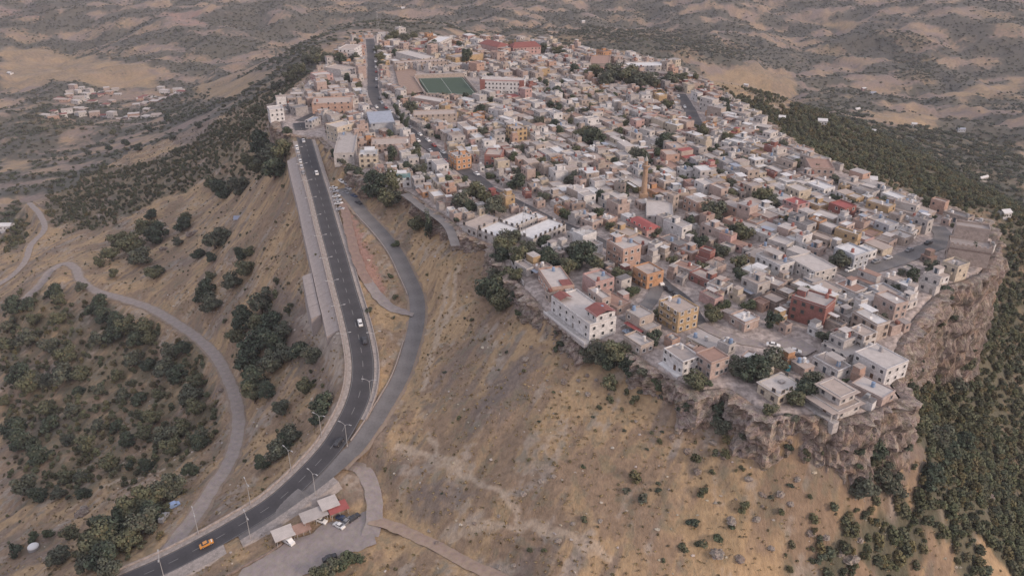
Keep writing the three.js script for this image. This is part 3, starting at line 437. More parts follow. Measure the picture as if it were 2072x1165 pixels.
{
  const on = (name, v, o) => { const P = ROADS[name].path; let i = P.findIndex((p) => toPhoto(p)[1] > v); i = Math.min(Math.max(i, 1), P.length - 2); const [sx, sz] = dirs(P)[i]; return [V(P[i].x + sx * o, P[i].y + 0.04, P[i].z + sz * o), V(P[i + 1].x + sx * o, 0, P[i + 1].z + sz * o), V(P[i - 1].x + sx * o, 0, P[i - 1].z + sz * o)]; };
  let q = on('main', 1099, 0.6); car('orange', [0.55, 0.24, 0.05], q[0], q[2], 'orange and white taxi driving on the main road', null);
  { const t = scene.children.at(-1), r = mesh('roof_panel', boxGeo(-0.9, 0.4, 1.46, 1.48, -0.6, 0.6), paintOf('white', [0.7, 0.69, 0.67]), t), s = mesh('boot_panel', boxGeo(1.2, 2.0, 0.965, 0.975, -0.7, 0.7), paintOf('white', [0.7, 0.69, 0.67]), t); r.userData.label = 'white roof of the taxi'; s.userData.label = 'white end of the taxi'; }
  q = on('main', 654, 1.9); car('white', [0.7, 0.69, 0.67], q[0], q[2], 'white car driving up the main road by the bend', null);
  q = on('main', 692, 2.0); car('black', [0.03, 0.03, 0.035], q[0], q[2], 'black car following the white car up the main road', null);
  q = on('main', 892, 1.6); car('black', [0.03, 0.03, 0.035], q[0], q[2], 'black car on the main road beside a street lamp', null);
  q = on('main', 350, 1.6); car('white', [0.7, 0.69, 0.67], q[0], q[2], 'white car driving up to the town entrance', null);
  q = on('main', 285, -0.8); car('silver', [0.45, 0.45, 0.46], q[0], q[1], 'silver car coming out of the town entrance', null);
  const tones = [['white', [0.7, 0.69, 0.67]], ['silver', [0.45, 0.45, 0.46]], ['grey', [0.2, 0.2, 0.21]], ['dark blue', [0.04, 0.06, 0.12]], ['black', [0.03, 0.03, 0.035]]];
  [296, 305, 315, 326, 337, 348].forEach((v, i) => { const [n, c] = tones[i % 3]; q = on('main', v, -5.5); q[0].y += 0.13; car(n, c, q[0], q[2], n + ' car parked half on the pavement below the town entrance', 'cars parked at the town entrance'); });
  [384, 393, 402, 411, 420, 431].forEach((v, i) => { const [n, c] = tones[i % 2]; const [p] = on('main', v, 7.9), P = V(p.x, height(p.x, p.z) + 0.05, p.z); car(n, c, P, V(P.x + 3, 0, P.z + 1), n + ' car parked side-on between the main road and the lower road', 'cars parked between the roads'); });
  [[705, 383], [700, 392], [716, 398], [725, 412], [690, 368], [699, 373]].forEach(([u, v], i) => { const [n, c] = tones[(i + 1) % 5]; const p = ground(u, v); car(n, c, p, V(p.x + 3, 0, p.z + 3), n + ' car parked at the head of the lower road', 'cars at the head of the lower road'); });
  const P = (u, v) => { const p = ground(u, v); p.y += 0.02; return p; };
  car('white', [0.7, 0.69, 0.67], P(686, 1066), P(660, 1050), 'white car parked near the red shed', null); car('dark blue', [0.04, 0.06, 0.12], P(692, 1051), P(670, 1040), 'dark blue car beside the red shed', null);
  car('grey', [0.2, 0.2, 0.21], P(702, 1057), P(715, 1045), 'dark grey car beside the white parked car', null); car('black', [0.03, 0.03, 0.035], P(716, 1050), P(730, 1040), 'black car at the edge of the lorry park', null);
  car('white', [0.7, 0.69, 0.67], P(583, 1098), P(596, 1106), 'white van half under the grey shed', null, true); car('white', [0.7, 0.69, 0.67], P(648, 1055), P(660, 1060), 'white car half under the long grey canopy', null);
  car('black', [0.03, 0.03, 0.035], P(667, 1131), P(690, 1122), 'black car parked under the hedge at the lorry park', null);
  car('blue', [0.2, 0.28, 0.45], P(350, 1026), P(365, 1018), 'pale blue pickup parked by the trees at the gravel road', null, true); car('grey', [0.3, 0.3, 0.31], P(332, 1050), P(345, 1036), 'grey van parked under the trees at the gravel road', null, true);
}
// ---------------------------------------------------------------- town: materials and the house builder
const WALLS = { beige: [0.53, 0.445, 0.385], 'pinkish tan': [0.54, 0.42, 0.37], grey: [0.43, 0.40, 0.39], 'pale grey': [0.57, 0.535, 0.515], cream: [0.66, 0.575, 0.46], 'off-white': [0.68, 0.635, 0.60], white: [0.80, 0.78, 0.77], salmon: [0.58, 0.39, 0.31], ochre: [0.57, 0.41, 0.24], 'brick-red': [0.36, 0.16, 0.135], brown: [0.29, 0.225, 0.195], 'pale blue': [0.53, 0.55, 0.59], orange: [0.61, 0.34, 0.19], pink: [0.60, 0.40, 0.37], stone: [0.47, 0.39, 0.345] };
const ROOFS = { concrete: [0.50, 0.455, 0.43], tan: [0.53, 0.44, 0.385], dusty: [0.43, 0.375, 0.35], pale: [0.62, 0.565, 0.53], dark: [0.25, 0.235, 0.235], white: [0.80, 0.785, 0.775], 'red-tiled': [0.30, 0.11, 0.095], 'red-metal': [0.42, 0.12, 0.11], teal: [0.30, 0.46, 0.44], blue: [0.40, 0.44, 0.52], rust: [0.41, 0.26, 0.205] };
const wallMat = (k) => mat('wall ' + k, WALLS[k], { map: plasterMap }), roofMat = (k) => mat('roof ' + k, ROOFS[k], { map: roofMap });
const doorMats = [mat('door a', [0.12, 0.075, 0.05]), mat('door b', [0.07, 0.09, 0.11]), mat('door c', [0.25, 0.23, 0.21])];
const tankMats = [['white', mat('tank w', [0.62, 0.61, 0.6])], ['white', mat('tank w2', [0.5, 0.48, 0.46])], ['grey', mat('tank d', [0.3, 0.29, 0.29])], ['red', mat('tank r', [0.28, 0.12, 0.1])], ['blue', mat('tank b', [0.2, 0.27, 0.38])], ['grey', mat('tank g', [0.42, 0.42, 0.42], { roughness: 0.5, metalness: 0.4 })]];
const frameMats = [mat('frame w', [0.62, 0.6, 0.57]), mat('frame b', [0.16, 0.12, 0.09]), mat('frame g', [0.35, 0.34, 0.33])];
const WIN = { pane: boxGeo(-0.55, 0.55, 0, 1.25, 0, 0.025), frame: new Buf().box(-0.68, -0.55, -0.1, 1.35, 0, 0.14).box(0.55, 0.68, -0.1, 1.35, 0, 0.14).box(-0.55, 0.55, 1.25, 1.35, 0, 0.14).box(-0.75, 0.75, -0.12, 0, 0.003, 0.2).geo(), door: boxGeo(-0.55, 0.55, 0, 2.1, 0, 0.06), hole: boxGeo(-0.55, 0.55, 0, 1.25, 0, 0.03) };
const tankGeo = (() => { const c = new THREE.CylinderGeometry(0.6, 0.62, 1.2, 12); c.translate(0, 0.95, 0); const d = new THREE.CylinderGeometry(0.22, 0.58, 0.18, 12); d.translate(0, 1.64, 0); const l = boxGeo(-0.55, 0.55, 0, 0.35, -0.55, 0.55); return mergeGeometries([c, d, l]); })();
const dishGeo = (() => { const d = new THREE.LatheGeometry([0, 0.25, 0.45, 0.6].map((r) => new THREE.Vector2(r + 0.001, r * r * 0.5)), 12); d.rotateX(0.9); d.translate(0, 0.8, 0); const p = new THREE.CylinderGeometry(0.03, 0.03, 0.8, 6); p.translate(0, 0.4, 0); return mergeGeometries([d, p]); })();
// windows of one facade: centre line from (x0,z0) to (x1,z1), outward normal to its side
function facade(g, w, n, at0, floorH, y0, opts, r) {
  const { small } = opts; const count = Math.max(1, Math.round(w / opts.bay));
  for (let f = 0; f < n; f++) for (let i = 0; i < count; i++) {
    if (r() < opts.skip) continue; const x = -w / 2 + w * (i + 0.5) / count + (count > 1 ? 0 : (r() - 0.5) * w * 0.3), y = y0 + f * floorH;
    const isDoor = f === 0 && i === Math.floor(count / 2) && opts.door;
    if (isDoor) { const m = mesh('door', WIN.door, pick(doorMats, r), g); at0(m, x, y0 - 0.0); if (!small) { const k = mesh('handle', boxGeo(0.35, 0.42, 0.95, 1.05, 0.06, 0.1), M.steel, m); k.name = 'handle'; } continue; }
    if (small) { const m = mesh('window', WIN.hole, M.glass, g); at0(m, x, y + 0.95); } else { const m = mesh('window', WIN.frame, opts.frame, g); at0(m, x, y + 0.95); mesh('pane', WIN.pane, M.glass, m); }
  }
}
// volumes: [x0,x1,z0,z1,base storey,storeys]; everything in house coordinates, +z is its main front
function house(o) {
  const r = rngOf(o.seed), g = thing(o.name ?? 'house', o.label, o.category ?? 'house', o.p, o.yaw, o.group), H = o.floor ?? 2.9, wb = new Buf(), rb = new Buf(), par = o.parapet ?? 0.55;
  const vols = o.vols ?? [[-o.w / 2, o.w / 2, -o.d / 2, o.d / 2, 0, o.n]];
  const opts = { bay: o.bay ?? 3.3, skip: o.skip ?? 0.15, small: o.small, frame: o.frame ?? pick(frameMats, r), door: true };
  vols.forEach(([x0, x1, z0, z1, b, n, wallK], i) => {
    const y0 = b ? b * H + 0.13 : -1.6, y1 = (b + n) * H, last = !vols.some((q, j) => j > i && q[4] >= b + n && q[0] < x1 - 0.1 && q[1] > x0 + 0.1 && q[2] < z1 && q[3] > z0);
    const B = wallK ? new Buf() : wb; B.box(x0, x1, y0, y1, z0, z1);
    const oh = o.eaves ?? 0.12; rb.box(x0 - oh, x1 + oh, y1 + 0.002, y1 + 0.13, z0 - oh, z1 + oh);
    if (par && !o.pitch) { const t = 0.2, a = y1 + 0.132, c = y1 + 0.13 + par; B.box(x0, x1, a, c, z1 - t, z1).box(x0, x1, a, c, z0, z0 + t).box(x0, x0 + t, a, c, z0 + t, z1 - t).box(x1 - t, x1, a, c, z0 + t, z1 - t); }
    if (wallK) mesh('wall', B.geo(), wallMat(wallK), g).userData.label = wallK + ' plaster wing';
    const cx = (x0 + x1) / 2, cz = (z0 + z1) / 2, yb = b * H, w = x1 - x0, d = z1 - z0; opts.door = b === 0 && i === 0;
    if (!o.blind?.includes('f')) facade(g, w, n, (m, x, y) => { m.position.set(cx + x, y, z1 + 0.004); }, H, yb, opts, r); opts.door = false;
    if (!o.blind?.includes('r')) facade(g, d, n, (m, x, y) => { m.position.set(x1 + 0.004, y, cz - x); m.rotation.y = Math.PI / 2; }, H, yb, opts, r);
    if (!o.blind?.includes('l')) facade(g, d, n, (m, x, y) => { m.position.set(x0 - 0.004, y, cz + x); m.rotation.y = -Math.PI / 2; }, H, yb, opts, r);
    if (o.backs) facade(g, w, n, (m, x, y) => { m.position.set(cx - x, y, z0 - 0.004); m.rotation.y = Math.PI; }, H, yb, opts, r);
    if (o.balcony && n > 1) for (let f = 1; f < n; f++) { const bal = mesh('balcony', boxGeo(cx - w * 0.3, cx + w * 0.3, yb + f * H - 0.12, yb + f * H + 0.04, z1 + 0.005, z1 + 1.3), roofMat('concrete'), g); mesh('railing', new Buf().box(cx - w * 0.3, cx + w * 0.3, yb + f * H + 0.045, yb + f * H + 0.95, z1 + 1.18, z1 + 1.27).box(cx - w * 0.3, cx - w * 0.3 + 0.08, yb + f * H + 0.045, yb + f * H + 0.95, z1 + 0.01, z1 + 1.18).box(cx + w * 0.3 - 0.08, cx + w * 0.3, yb + f * H + 0.045, yb + f * H + 0.95, z1 + 0.01, z1 + 1.18).geo(), wallMat(o.wall), bal); }
    if (last && o.pitch) { const y = y1 + 0.132, hy = y + o.pitch, e = 0.5, m = new Buf(); m.quad([x0 - e, y, z1 + e], [x1 + e, y, z1 + e], [x1 - d * 0.25, hy, cz], [x0 + d * 0.25, hy, cz]); m.quad([x1 + e, y, z0 - e], [x0 - e, y, z0 - e], [x0 + d * 0.25, hy, cz], [x1 - d * 0.25, hy, cz]); m.quad([x1 + e, y, z1 + e], [x1 + e, y, z0 - e], [x1 - d * 0.25, hy, cz], [x1 - d * 0.25, hy, cz + 0.01]); m.quad([x0 - e, y, z0 - e], [x0 - e, y, z1 + e], [x0 + d * 0.25, hy, cz], [x0 + d * 0.25, hy, cz - 0.01]); mesh('pitched_roof', m.geo(), roofMat(o.pitchRoof ?? 'red-tiled'), g); }
  });
  mesh('wall', wb.geo(), wallMat(o.wall), g); mesh('roof', rb.geo(), roofMat(o.roof), g);
  const top = vols[vols.length - 1], ty = (top[4] + top[5]) * H + 0.132, tw = top[1] - top[0], td = top[3] - top[2];
  if (o.stair && tw > 5 && td > 5) { const x = top[0] + 0.25 + 1.5 + r() * (tw - 4), z = top[2] + 1.9 + r() * (td - 4.6), s = mesh('stair_house', new Buf().box(x - 1.3, x + 1.3, ty + 0.003, ty + 2.3, z - 1.5, z + 1.5).geo(), wallMat(o.wall), g); mesh('stair_roof', boxGeo(x - 1.5, x + 1.5, ty + 2.303, ty + 2.42, z - 1.7, z + 1.7), roofMat(o.roof), s); const dd = mesh('door', WIN.door, doorMats[1], s); dd.position.set(x, ty + 0.02, z + 1.503); }
  if (!o.pitch) for (let k = 0; k < (o.tanks ?? 0); k++) { const t = mesh('water_tank', tankGeo, pick(tankMats, r)[1], g); t.position.set(top[0] + 1 + r() * (tw - 2), ty + 0.004, top[2] + 1 + r() * (td - 2)); }
  if (o.dish) { const t = mesh('satellite_dish', dishGeo, tankMats[0][1], g); t.position.set(top[0] + 1 + r() * (tw - 2), ty, top[2] + 0.8 + r() * (td - 2)); t.rotation.y = r() * 6; }
  if (o.canopy && tw > 5) { const a = top[0] + r() * tw * 0.4, b = Math.min(top[1], a + tw * 0.55), z0 = top[2] + td * 0.15, z1 = z0 + td * 0.55, m = mesh('roof_canopy', new Buf().box(a, b, ty + 2.3, ty + 2.38, z0, z1).geo(), roofMat(o.canopy), g); const q = new Buf(); for (const x of [a + 0.1, b - 0.1]) for (const z of [z0 + 0.1, z1 - 0.1]) q.box(x - 0.06, x + 0.06, ty, ty + 2.3, z - 0.06, z + 0.06); mesh('posts', q.geo(), M.steel, m); m.getObjectByName('posts').name = 'post'; }
  if (o.awning) { const y = H - 0.45, x0 = -o.w * 0.38, x1 = o.w * 0.38, z = vols[0][3]; mesh('awning', new Buf().box(x0, x1, y, y + 0.08, z + 0.15, z + 2.0).geo(), roofMat(o.awning), g); }
  for (const [name, x0, x1, y0, y1, z0, z1, k] of o.extra ?? []) mesh(name, boxGeo(x0, x1, y0, y1, z0, z1), ROOFS[k] ? roofMat(k) : wallMat(k), g);
  return g;
}
const YAW = -60 * Math.PI / 180, RES = []; // reserved ground: [x, z, half w, half d, yaw]
const reserve = (p, w, d, yaw, m = 1) => RES.push([p.x, p.z, w / 2 + m, d / 2 + m, yaw]);
// ---------------------------------------------------------------- landmark buildings: roof centre in the survey, size in metres
let seed = 100;
function landmark(u, v, w, d, n, o) {
  const H = o.floor ?? 2.9, q = at(u, v, n * H + 0.5), p = V(q.x, tableTop(q.x, q.z), q.z), yaw = o.yaw !== undefined ? o.yaw * Math.PI / 180 : YAW;
  reserve(p, w, d, yaw, o.margin ?? 1.2); return house({ seed: seed++, p, yaw, w, d, n, wall: 'beige', roof: 'concrete', backs: false, small: pxPerM(p) < 3.3, ...o });
}
landmark(1180, 622, 24, 11, 2, { wall: 'white', roof: 'pale', label: 'long white two-storey villa with a red tiled roof strip above the cliff', bay: 4, skip: 0.05, vols: [[-12, 12, -5.5, 5.5, 0, 2], [5.5, 11.5, -5.2, 2.6, 2, 0.75]], pitch: 0, tanks: 1, extra: [['terrace', -12.5, 13.5, -1.2, 0.25, 5.55, 8.5, 'pale grey'], ['terrace_rail', -12.5, 13.5, 0.26, 1.0, 8.3, 8.45, 'white']] });
{ const g = scene.children.at(-1), b = new Buf(); b.quad([5, 8.5, 3.0], [12, 8.5, 3.0], [12, 9.9, -1.3], [5, 9.9, -1.3]); b.quad([12, 8.5, -5.6], [5, 8.5, -5.6], [5, 9.9, -1.3], [12, 9.9, -1.3]); mesh('pitched_roof', b.geo(), roofMat('red-tiled'), g); const c = new Buf(); c.quad([-11.5, 6.9, 5.2], [-6.5, 6.9, 5.2], [-6.5, 7.9, 2.4], [-11.5, 7.9, 2.4]); c.quad([-6.5, 6.85, 0], [-11.5, 6.85, 0], [-11.5, 7.9, 2.4], [-6.5, 7.9, 2.4]); mesh('pitched_roof', c.geo(), roofMat('red-tiled'), g); }
landmark(1125, 562, 9, 17, 1, { floor: 4.2, yaw: -72, wall: 'salmon', roof: 'pale', label: 'low orange-plastered house with a pale flat roof beside the pink block', pitch: 0, blind: 'f', tanks: 1, extra: [['porch_roof', -4, 0, 4.6, 4.75, -8, -3, 'red-tiled']] });
landmark(1211, 562, 8.5, 8.5, 2, { wall: 'pink', roof: 'concrete', label: 'square pink windowless block behind the white villa', blind: 'fl', tanks: 2, parapet: 0.8 });
landmark(1263, 492, 11, 9, 3, { wall: 'salmon', roof: 'pale', label: 'orange and white three-storey house on the steep main street', balcony: true, tanks: 2, stair: true, extra: [['white_gable', -5.6, -5.503, -1, 9.8, -4.5, 4.5, 'white']] });
landmark(1312, 545, 9, 8, 2, { wall: 'orange', roof: 'tan', label: 'narrow orange house stepped below the orange and white one', balcony: true, tanks: 1 });
landmark(1374, 618, 10.5, 9, 2.5, { wall: 'ochre', roof: 'tan', label: 'yellow ochre block with a broken roof edge between two streets', floor: 3.0, bay: 3.2, tanks: 2, balcony: true });
landmark(1380, 714, 9.5, 7, 1.6, { wall: 'white', roof: 'dusty', label: 'small white house standing on the cliff edge', bay: 2.4, tanks: 1, extra: [['terrace', -4.7, 4.7, -1.6, 0.2, 3.55, 5.4, 'white']] });
landmark(1443, 718, 7, 7.5, 2, { wall: 'pinkish tan', roof: 'rust', label: 'tall brown-roofed house on the cliff edge beside the small white house', bay: 2.0, parapet: 0.4 });
landmark(1580, 772, 10, 8, 1.3, { wall: 'cream', roof: 'pale', yaw: -56, label: 'cream flat-roofed bungalow with one roof hatch among trees', parapet: 0.15, eaves: 0.5, extra: [['hatch', 0, 1.8, 4.1, 4.6, -1, 0.5, 'grey']] });
landmark(1690, 782, 12, 9, 2, { wall: 'off-white', roof: 'tan', label: 'cream two-tier house with wide eaves at the tip of the rock', eaves: 1.0, parapet: 0.25, vols: [[-6, 6, -5, 4.5, 0, 1], [-4, 4, -4.6, 2, 1, 1]], extra: [['porch', -6.5, 7, -3.5, 0.3, 4.6, 7, 'pale grey'], ['porch_column', -5.6, -5.3, 0.3, 2.9, 6.4, 6.7, 'off-white'], ['porch_column', 5.3, 5.6, 0.3, 2.9, 6.4, 6.7, 'off-white'], ['porch_roof', -6.2, 6.2, 2.9, 3.03, 5.52, 7.0, 'tan']] });
landmark(1786, 716, 12, 10.5, 2, { wall: 'white', roof: 'pale', label: 'white flat-roofed house block with a long white outside stair', parapet: 0.3, bay: 3.4, tanks: 1, blind: 'l', extra: Array.from({ length: 9 }, (_, i) => ['stair_flight', -7.6, -6.05, -1.5, 0.7 + i * 0.68, 4.9 - i * 1.15, 6.0 - i * 1.15, 'off-white']) });
landmark(1712, 686, 10, 10, 2, { wall: 'pale grey', roof: 'concrete', label: 'grey-white terraced house beside the dirt square with stepped roof levels', vols: [[-5, 5, -5, 5, 0, 1.4], [-5, 0.8, -5, 1.6, 1.4, 0.9]], tanks: 3, canopy: 'pale' });
landmark(1748, 664, 6.5, 6.5, 2.6, { wall: 'off-white', roof: 'tan', label: 'cream tower-like house rising behind the grey-white terraced one', tanks: 1 });
landmark(1685, 728, 10, 6, 1, { wall: 'white', roof: 'dusty', label: 'low white annex with arched porch beside the dirt square', tanks: 1, canopy: 'concrete' });
landmark(1648, 600, 8.5, 12.5, 3, { wall: 'brick-red', roof: 'concrete', yaw: -62, label: 'tall dark red brick building with a cream end wall', blind: 'f', tanks: 2, stair: true, extra: [['end_wall', 4.253, 4.5, -1, 9.6, -6.25, 6.25, 'cream']] });
landmark(1645, 530, 15, 11, 1.7, { wall: 'off-white', roof: 'pale', yaw: -20, label: 'broad off-white block with small square windows by the sloping street', bay: 2.6, parapet: 0.5 });
landmark(1570, 518, 13, 8, 2, { wall: 'white', roof: 'concrete', label: 'pale grey-white double house with open roof pillars', tanks: 2, canopy: 'concrete', stair: true });
landmark(1725, 505, 10, 9, 2, { wall: 'pale blue', roof: 'white', label: 'pale blue house with red window strip at the sloping street', tanks: 1, extra: [['red_strip', -5.05, -5.003, 0.5, 6, -1.5, 1.5, 'brick-red']] });
landmark(1548, 512, 11, 9, 1.5, { wall: 'ochre', roof: 'tan', label: 'house with a wide yellow gabled roof below the white houses', pitch: 2.2, pitchRoof: 'tan' });
landmark(1660, 375, 12, 8, 1, { wall: 'white', roof: 'white', label: 'low white-roofed house on the eastern rim', tanks: 1 });
landmark(1660, 330, 16, 12, 2, { wall: 'pinkish tan', roof: 'rust', label: 'pinkish block with a flat brown roof on the rim above the woods', yaw: -30 });
landmark(1707, 410, 9, 8, 1.8, { wall: 'brick-red', roof: 'red-metal', label: 'small house with bright red walls and roof near the rim', tanks: 0 });
landmark(1612, 408, 9, 8, 1.6, { wall: 'pink', roof: 'red-metal', label: 'pink house with a red roof canopy amid beige ones', tanks: 1 });
landmark(1302, 452, 14, 7, 1.4, { wall: 'pink', roof: 'red-metal', label: 'low hall with a long red metal roof below the minaret', pitch: 1.5, pitchRoof: 'red-metal' });
landmark(1335, 420, 20, 12, 1.6, { wall: 'pale grey', roof: 'pale', yaw: -8, label: 'wide pale hall with dark arched openings below the minaret', bay: 3.2 });
landmark(1000, 305, 12, 9, 2, { wall: 'brick-red', roof: 'tan', yaw: -8, label: 'broad red-walled house near the main street', skip: 0.6, tanks: 1 });
landmark(1045, 258, 10, 9, 2.4, { wall: 'ochre', roof: 'tan', label: 'mustard yellow house uphill of the red-walled house', tanks: 1 });
landmark(930, 310, 10, 9, 2.4, { wall: 'orange', roof: 'pale', label: 'orange house with a pale upper storey on the main street', tanks: 1, stair: true });
landmark(805, 358, 13, 9, 1.4, { wall: 'white', roof: 'teal', label: 'white house with a teal roof at the western rim', yaw: -25, canopy: 'white' });
landmark(770, 242, 14, 17, 1.6, { wall: 'pale blue', roof: 'blue', floor: 3.6, label: 'pale blue-grey hall with a big tilted metal roof', skip: 0.7, yaw: -50 });
{ const g = scene.children.at(-1), b = new Buf(); b.quad([-7.6, 6.0, 9.1], [7.6, 6.0, 9.1], [7.6, 8.8, -9.1], [-7.6, 8.8, -9.1]); b.quad([7.6, 5.9, 9.1], [7.6, 5.9, -9.1], [7.6, 8.8, -9.1], [7.6, 5.95, 9.1]); b.quad([-7.6, 5.9, -9.1], [-7.6, 5.9, 9.1], [-7.6, 6.0, 9.1], [-7.6, 8.8, -9.1]); mesh('metal_roof', b.geo(), roofMat('blue'), g); }
landmark(688, 252, 13, 11, 3, { wall: 'cream', roof: 'pale', label: 'cream three-storey house at the town entrance', yaw: -62, tanks: 1 });
landmark(700, 290, 40, 11, 2, { wall: 'pale grey', roof: 'concrete', label: 'long grey-white shop block running down from the town entrance', yaw: -58, skip: 0.5, tanks: 3, margin: 0.5 });
landmark(745, 305, 12, 10, 2.4, { wall: 'cream', roof: 'white', label: 'cream end house of the long shop block with white roof sheets', yaw: -58, canopy: 'white' });
landmark(790, 285, 14, 22, 1.5, { wall: 'pinkish tan', roof: 'tan', label: 'wide pinkish flat-roofed store between shop block and main street', yaw: -58, tanks: 2 });
landmark(672, 200, 26, 18, 2.4, { wall: 'salmon', roof: 'tan', label: 'large orange-brown shopping hall with deep dark openings', yaw: -25, bay: 4.5, tanks: 1 });
landmark(600, 188, 9, 8, 1.6, { wall: 'grey', roof: 'pale', label: 'small kiosk house with a pale tilted roof at the western rim', yaw: -25 });
landmark(604, 214, 9, 8, 1.8, { wall: 'grey', roof: 'dark', label: 'dark roofed checkpoint house above the town entrance', yaw: -15 });
landmark(632, 240, 11, 5, 1.5, { wall: 'pale grey', roof: 'blue', label: 'grey flat-canopied gatehouse over the town entrance', yaw: -5 });
landmark(556, 216, 10, 9, 2.6, { wall: 'white', roof: 'pale', label: 'white house with dark glazing perched on the western rim', yaw: -20 });
landmark(690, 135, 24, 14, 1.5, { wall: 'off-white', roof: 'tan', label: 'wide white-walled building beside the upper street', yaw: -10 });
landmark(650, 150, 14, 12, 1.5, { wall: 'pink', roof: 'pale', label: 'pink house with a pale roof below the upper street', yaw: -12 });
landmark(708, 95, 20, 14, 3, { wall: 'white', roof: 'tan', label: 'cream-fronted white hotel at the head of the town', yaw: -30 });
landmark(890, 80, 30, 12, 2, { wall: 'off-white', roof: 'white', label: 'long pale office block at the far end of the town', yaw: -5 });
landmark(940, 110, 30, 14, 2, { wall: 'ochre', roof: 'tan', label: 'ochre office building behind the football pitch', yaw: -15 });
landmark(1000, 90, 26, 14, 2, { wall: 'pink', roof: 'red-tiled', label: 'pink hall with a low red tiled roof', yaw: -4, pitch: 3 });
landmark(1062, 92, 26, 14, 2, { wall: 'pink', roof: 'red-tiled', label: 'pink and white hall with a red hipped roof', yaw: -6, pitch: 3.6 });
landmark(1215, 118, 34, 16, 2, { wall: 'stone', roof: 'rust', label: 'long stone-coloured block with a window band at the far rim', yaw: -8, bay: 2.4 });
landmark(1305, 128, 30, 16, 1.5, { wall: 'off-white', roof: 'white', label: 'low white hall with a long white roof at the far rim', yaw: -25 });
landmark(840, 110, 40, 14, 1.5, { wall: 'off-white', roof: 'pale', label: 'long white school wing behind the football pitch', yaw: -4 });
landmark(850, 125, 44, 10, 1.4, { wall: 'stone', roof: 'tan', label: 'long tan classroom wing in front of the white school wing', yaw: -6 });
landmark(870, 200, 26, 10, 1.2, { wall: 'pinkish tan', roof: 'pale', label: 'low changing-room block at the near end of the football pitch', yaw: -10 });
landmark(880, 225, 28, 12, 1.6, { wall: 'beige', roof: 'tan', label: 'long beige market building above the main street bend', yaw: -25 });
{ // the red-and-white school
  const p = at(1018, 170, 5); p.y = tableTop(p.x, p.z); reserve(p, 32, 13, -0.1, 3);
  house({ seed: 5, p, yaw: -0.12, w: 32, d: 12, n: 3, wall: 'white', roof: 'pale', bay: 2.7, skip: 0.02, small: true, parapet: 0.7, label: 'white three-storey school with red end bays and pink trim', category: 'school', name: 'school',
    extra: [['red_bay', -16.3, -12.6, -1, 10.4, 6.02, 6.3, 'brick-red'], ['red_bay', 12.6, 16.3, -1, 10.4, 6.02, 6.3, 'brick-red'], ['pink_band', -12.5, 12.5, 9.4, 10.3, 6.04, 6.16, 'pink']] });
}
// flat white-roofed college by the western rim
for (const [u, v, w, d, l] of [[1095, 462, 22, 10, 'long flat white-roofed college wing beside the main street'], [1050, 440, 16, 9, 'smaller white-roofed college wing next to the trees'], [1010, 462, 13, 14, 'square white-roofed college wing at the western rim'], [975, 448, 16, 9, 'tan-roofed college wing at the western rim']]) landmark(u, v, w, d, 1.2, { wall: 'pale grey', roof: l.startsWith('tan') ? 'tan' : 'white', label: l, yaw: -62, parapet: 0.3, margin: 2 });
{ // stone fort on the eastern corner
  const p = at(1962, 500, 6); p.y = tableTop(p.x, p.z); reserve(p, 17, 24, -0.42, 1);
  const f = house({ seed: 6, p, yaw: -0.42, w: 17, d: 14, n: 3, name: 'stone_fort', category: 'fort', wall: 'stone', roof: 'dusty', floor: 3.4, parapet: 0.9, blind: 'f', skip: 0.5, label: 'massive stone-coloured fort on the eastern cliff corner', vols: [[-7.5, 7.5, -4, 5, 0, 2.2], [-6, 6.5, -11, -4.4, 0, 3.6]] });
  const q = new Buf(); for (let i = 0; i < 8; i++) q.box(-7.3 + i * 1.95, -6.3 + i * 1.95, 8.52, 9.1, 4.3, 4.9); mesh('battlement', q.geo(), wallMat('stone'), f).userData.kind = 'stuff';
  mesh('dark_band', boxGeo(-7.52, 7.52, 6.2, 6.8, 5.003, 5.1), wallMat('brown'), f);
}
// minaret
{
  const q = at(1302, 404, 0), p = V(q.x, tableTop(q.x, q.z), q.z), g = thing('minaret', 'tall slim tan stone minaret with a gallery near its top', 'minaret', p), m = mat('minaret', [0.50, 0.34, 0.23], { map: plasterMap }); reserve(p, 5, 5, 0, 1);
  mesh('base', new Buf().box(-2, 2, -1.5, 4, -2, 2).geo(), m, g);
  const L = (pts) => new THREE.LatheGeometry(pts.map(([r, y]) => new THREE.Vector2(r, y)), 20);
  mesh('shaft', L([[1.5, 4], [1.45, 5], [1.15, 16.5]]), m, g); const ga = mesh('gallery', L([[1.15, 16.5], [1.9, 17.3], [1.95, 18.3], [1.8, 18.3], [1.75, 17.5], [0.9, 17.5]]), m, g); mesh('balustrade_rim', L([[1.72, 18.32], [2.0, 18.32], [2.0, 18.45], [1.72, 18.45]]), wallMat('off-white'), ga);
  mesh('lantern', L([[0.85, 17.52], [0.85, 20], [1.0, 20.1], [1.0, 20.3]]), m, g); const c = mesh('cap', L([[1.02, 20.32], [0.75, 21.3], [0.25, 22.3], [0.02, 22.9]]), mat('cap', [0.3, 0.3, 0.28]), g); mesh('finial', L([[0.06, 22.8], [0.06, 23.6], [0.01, 23.9]]), M.steel, c);
}
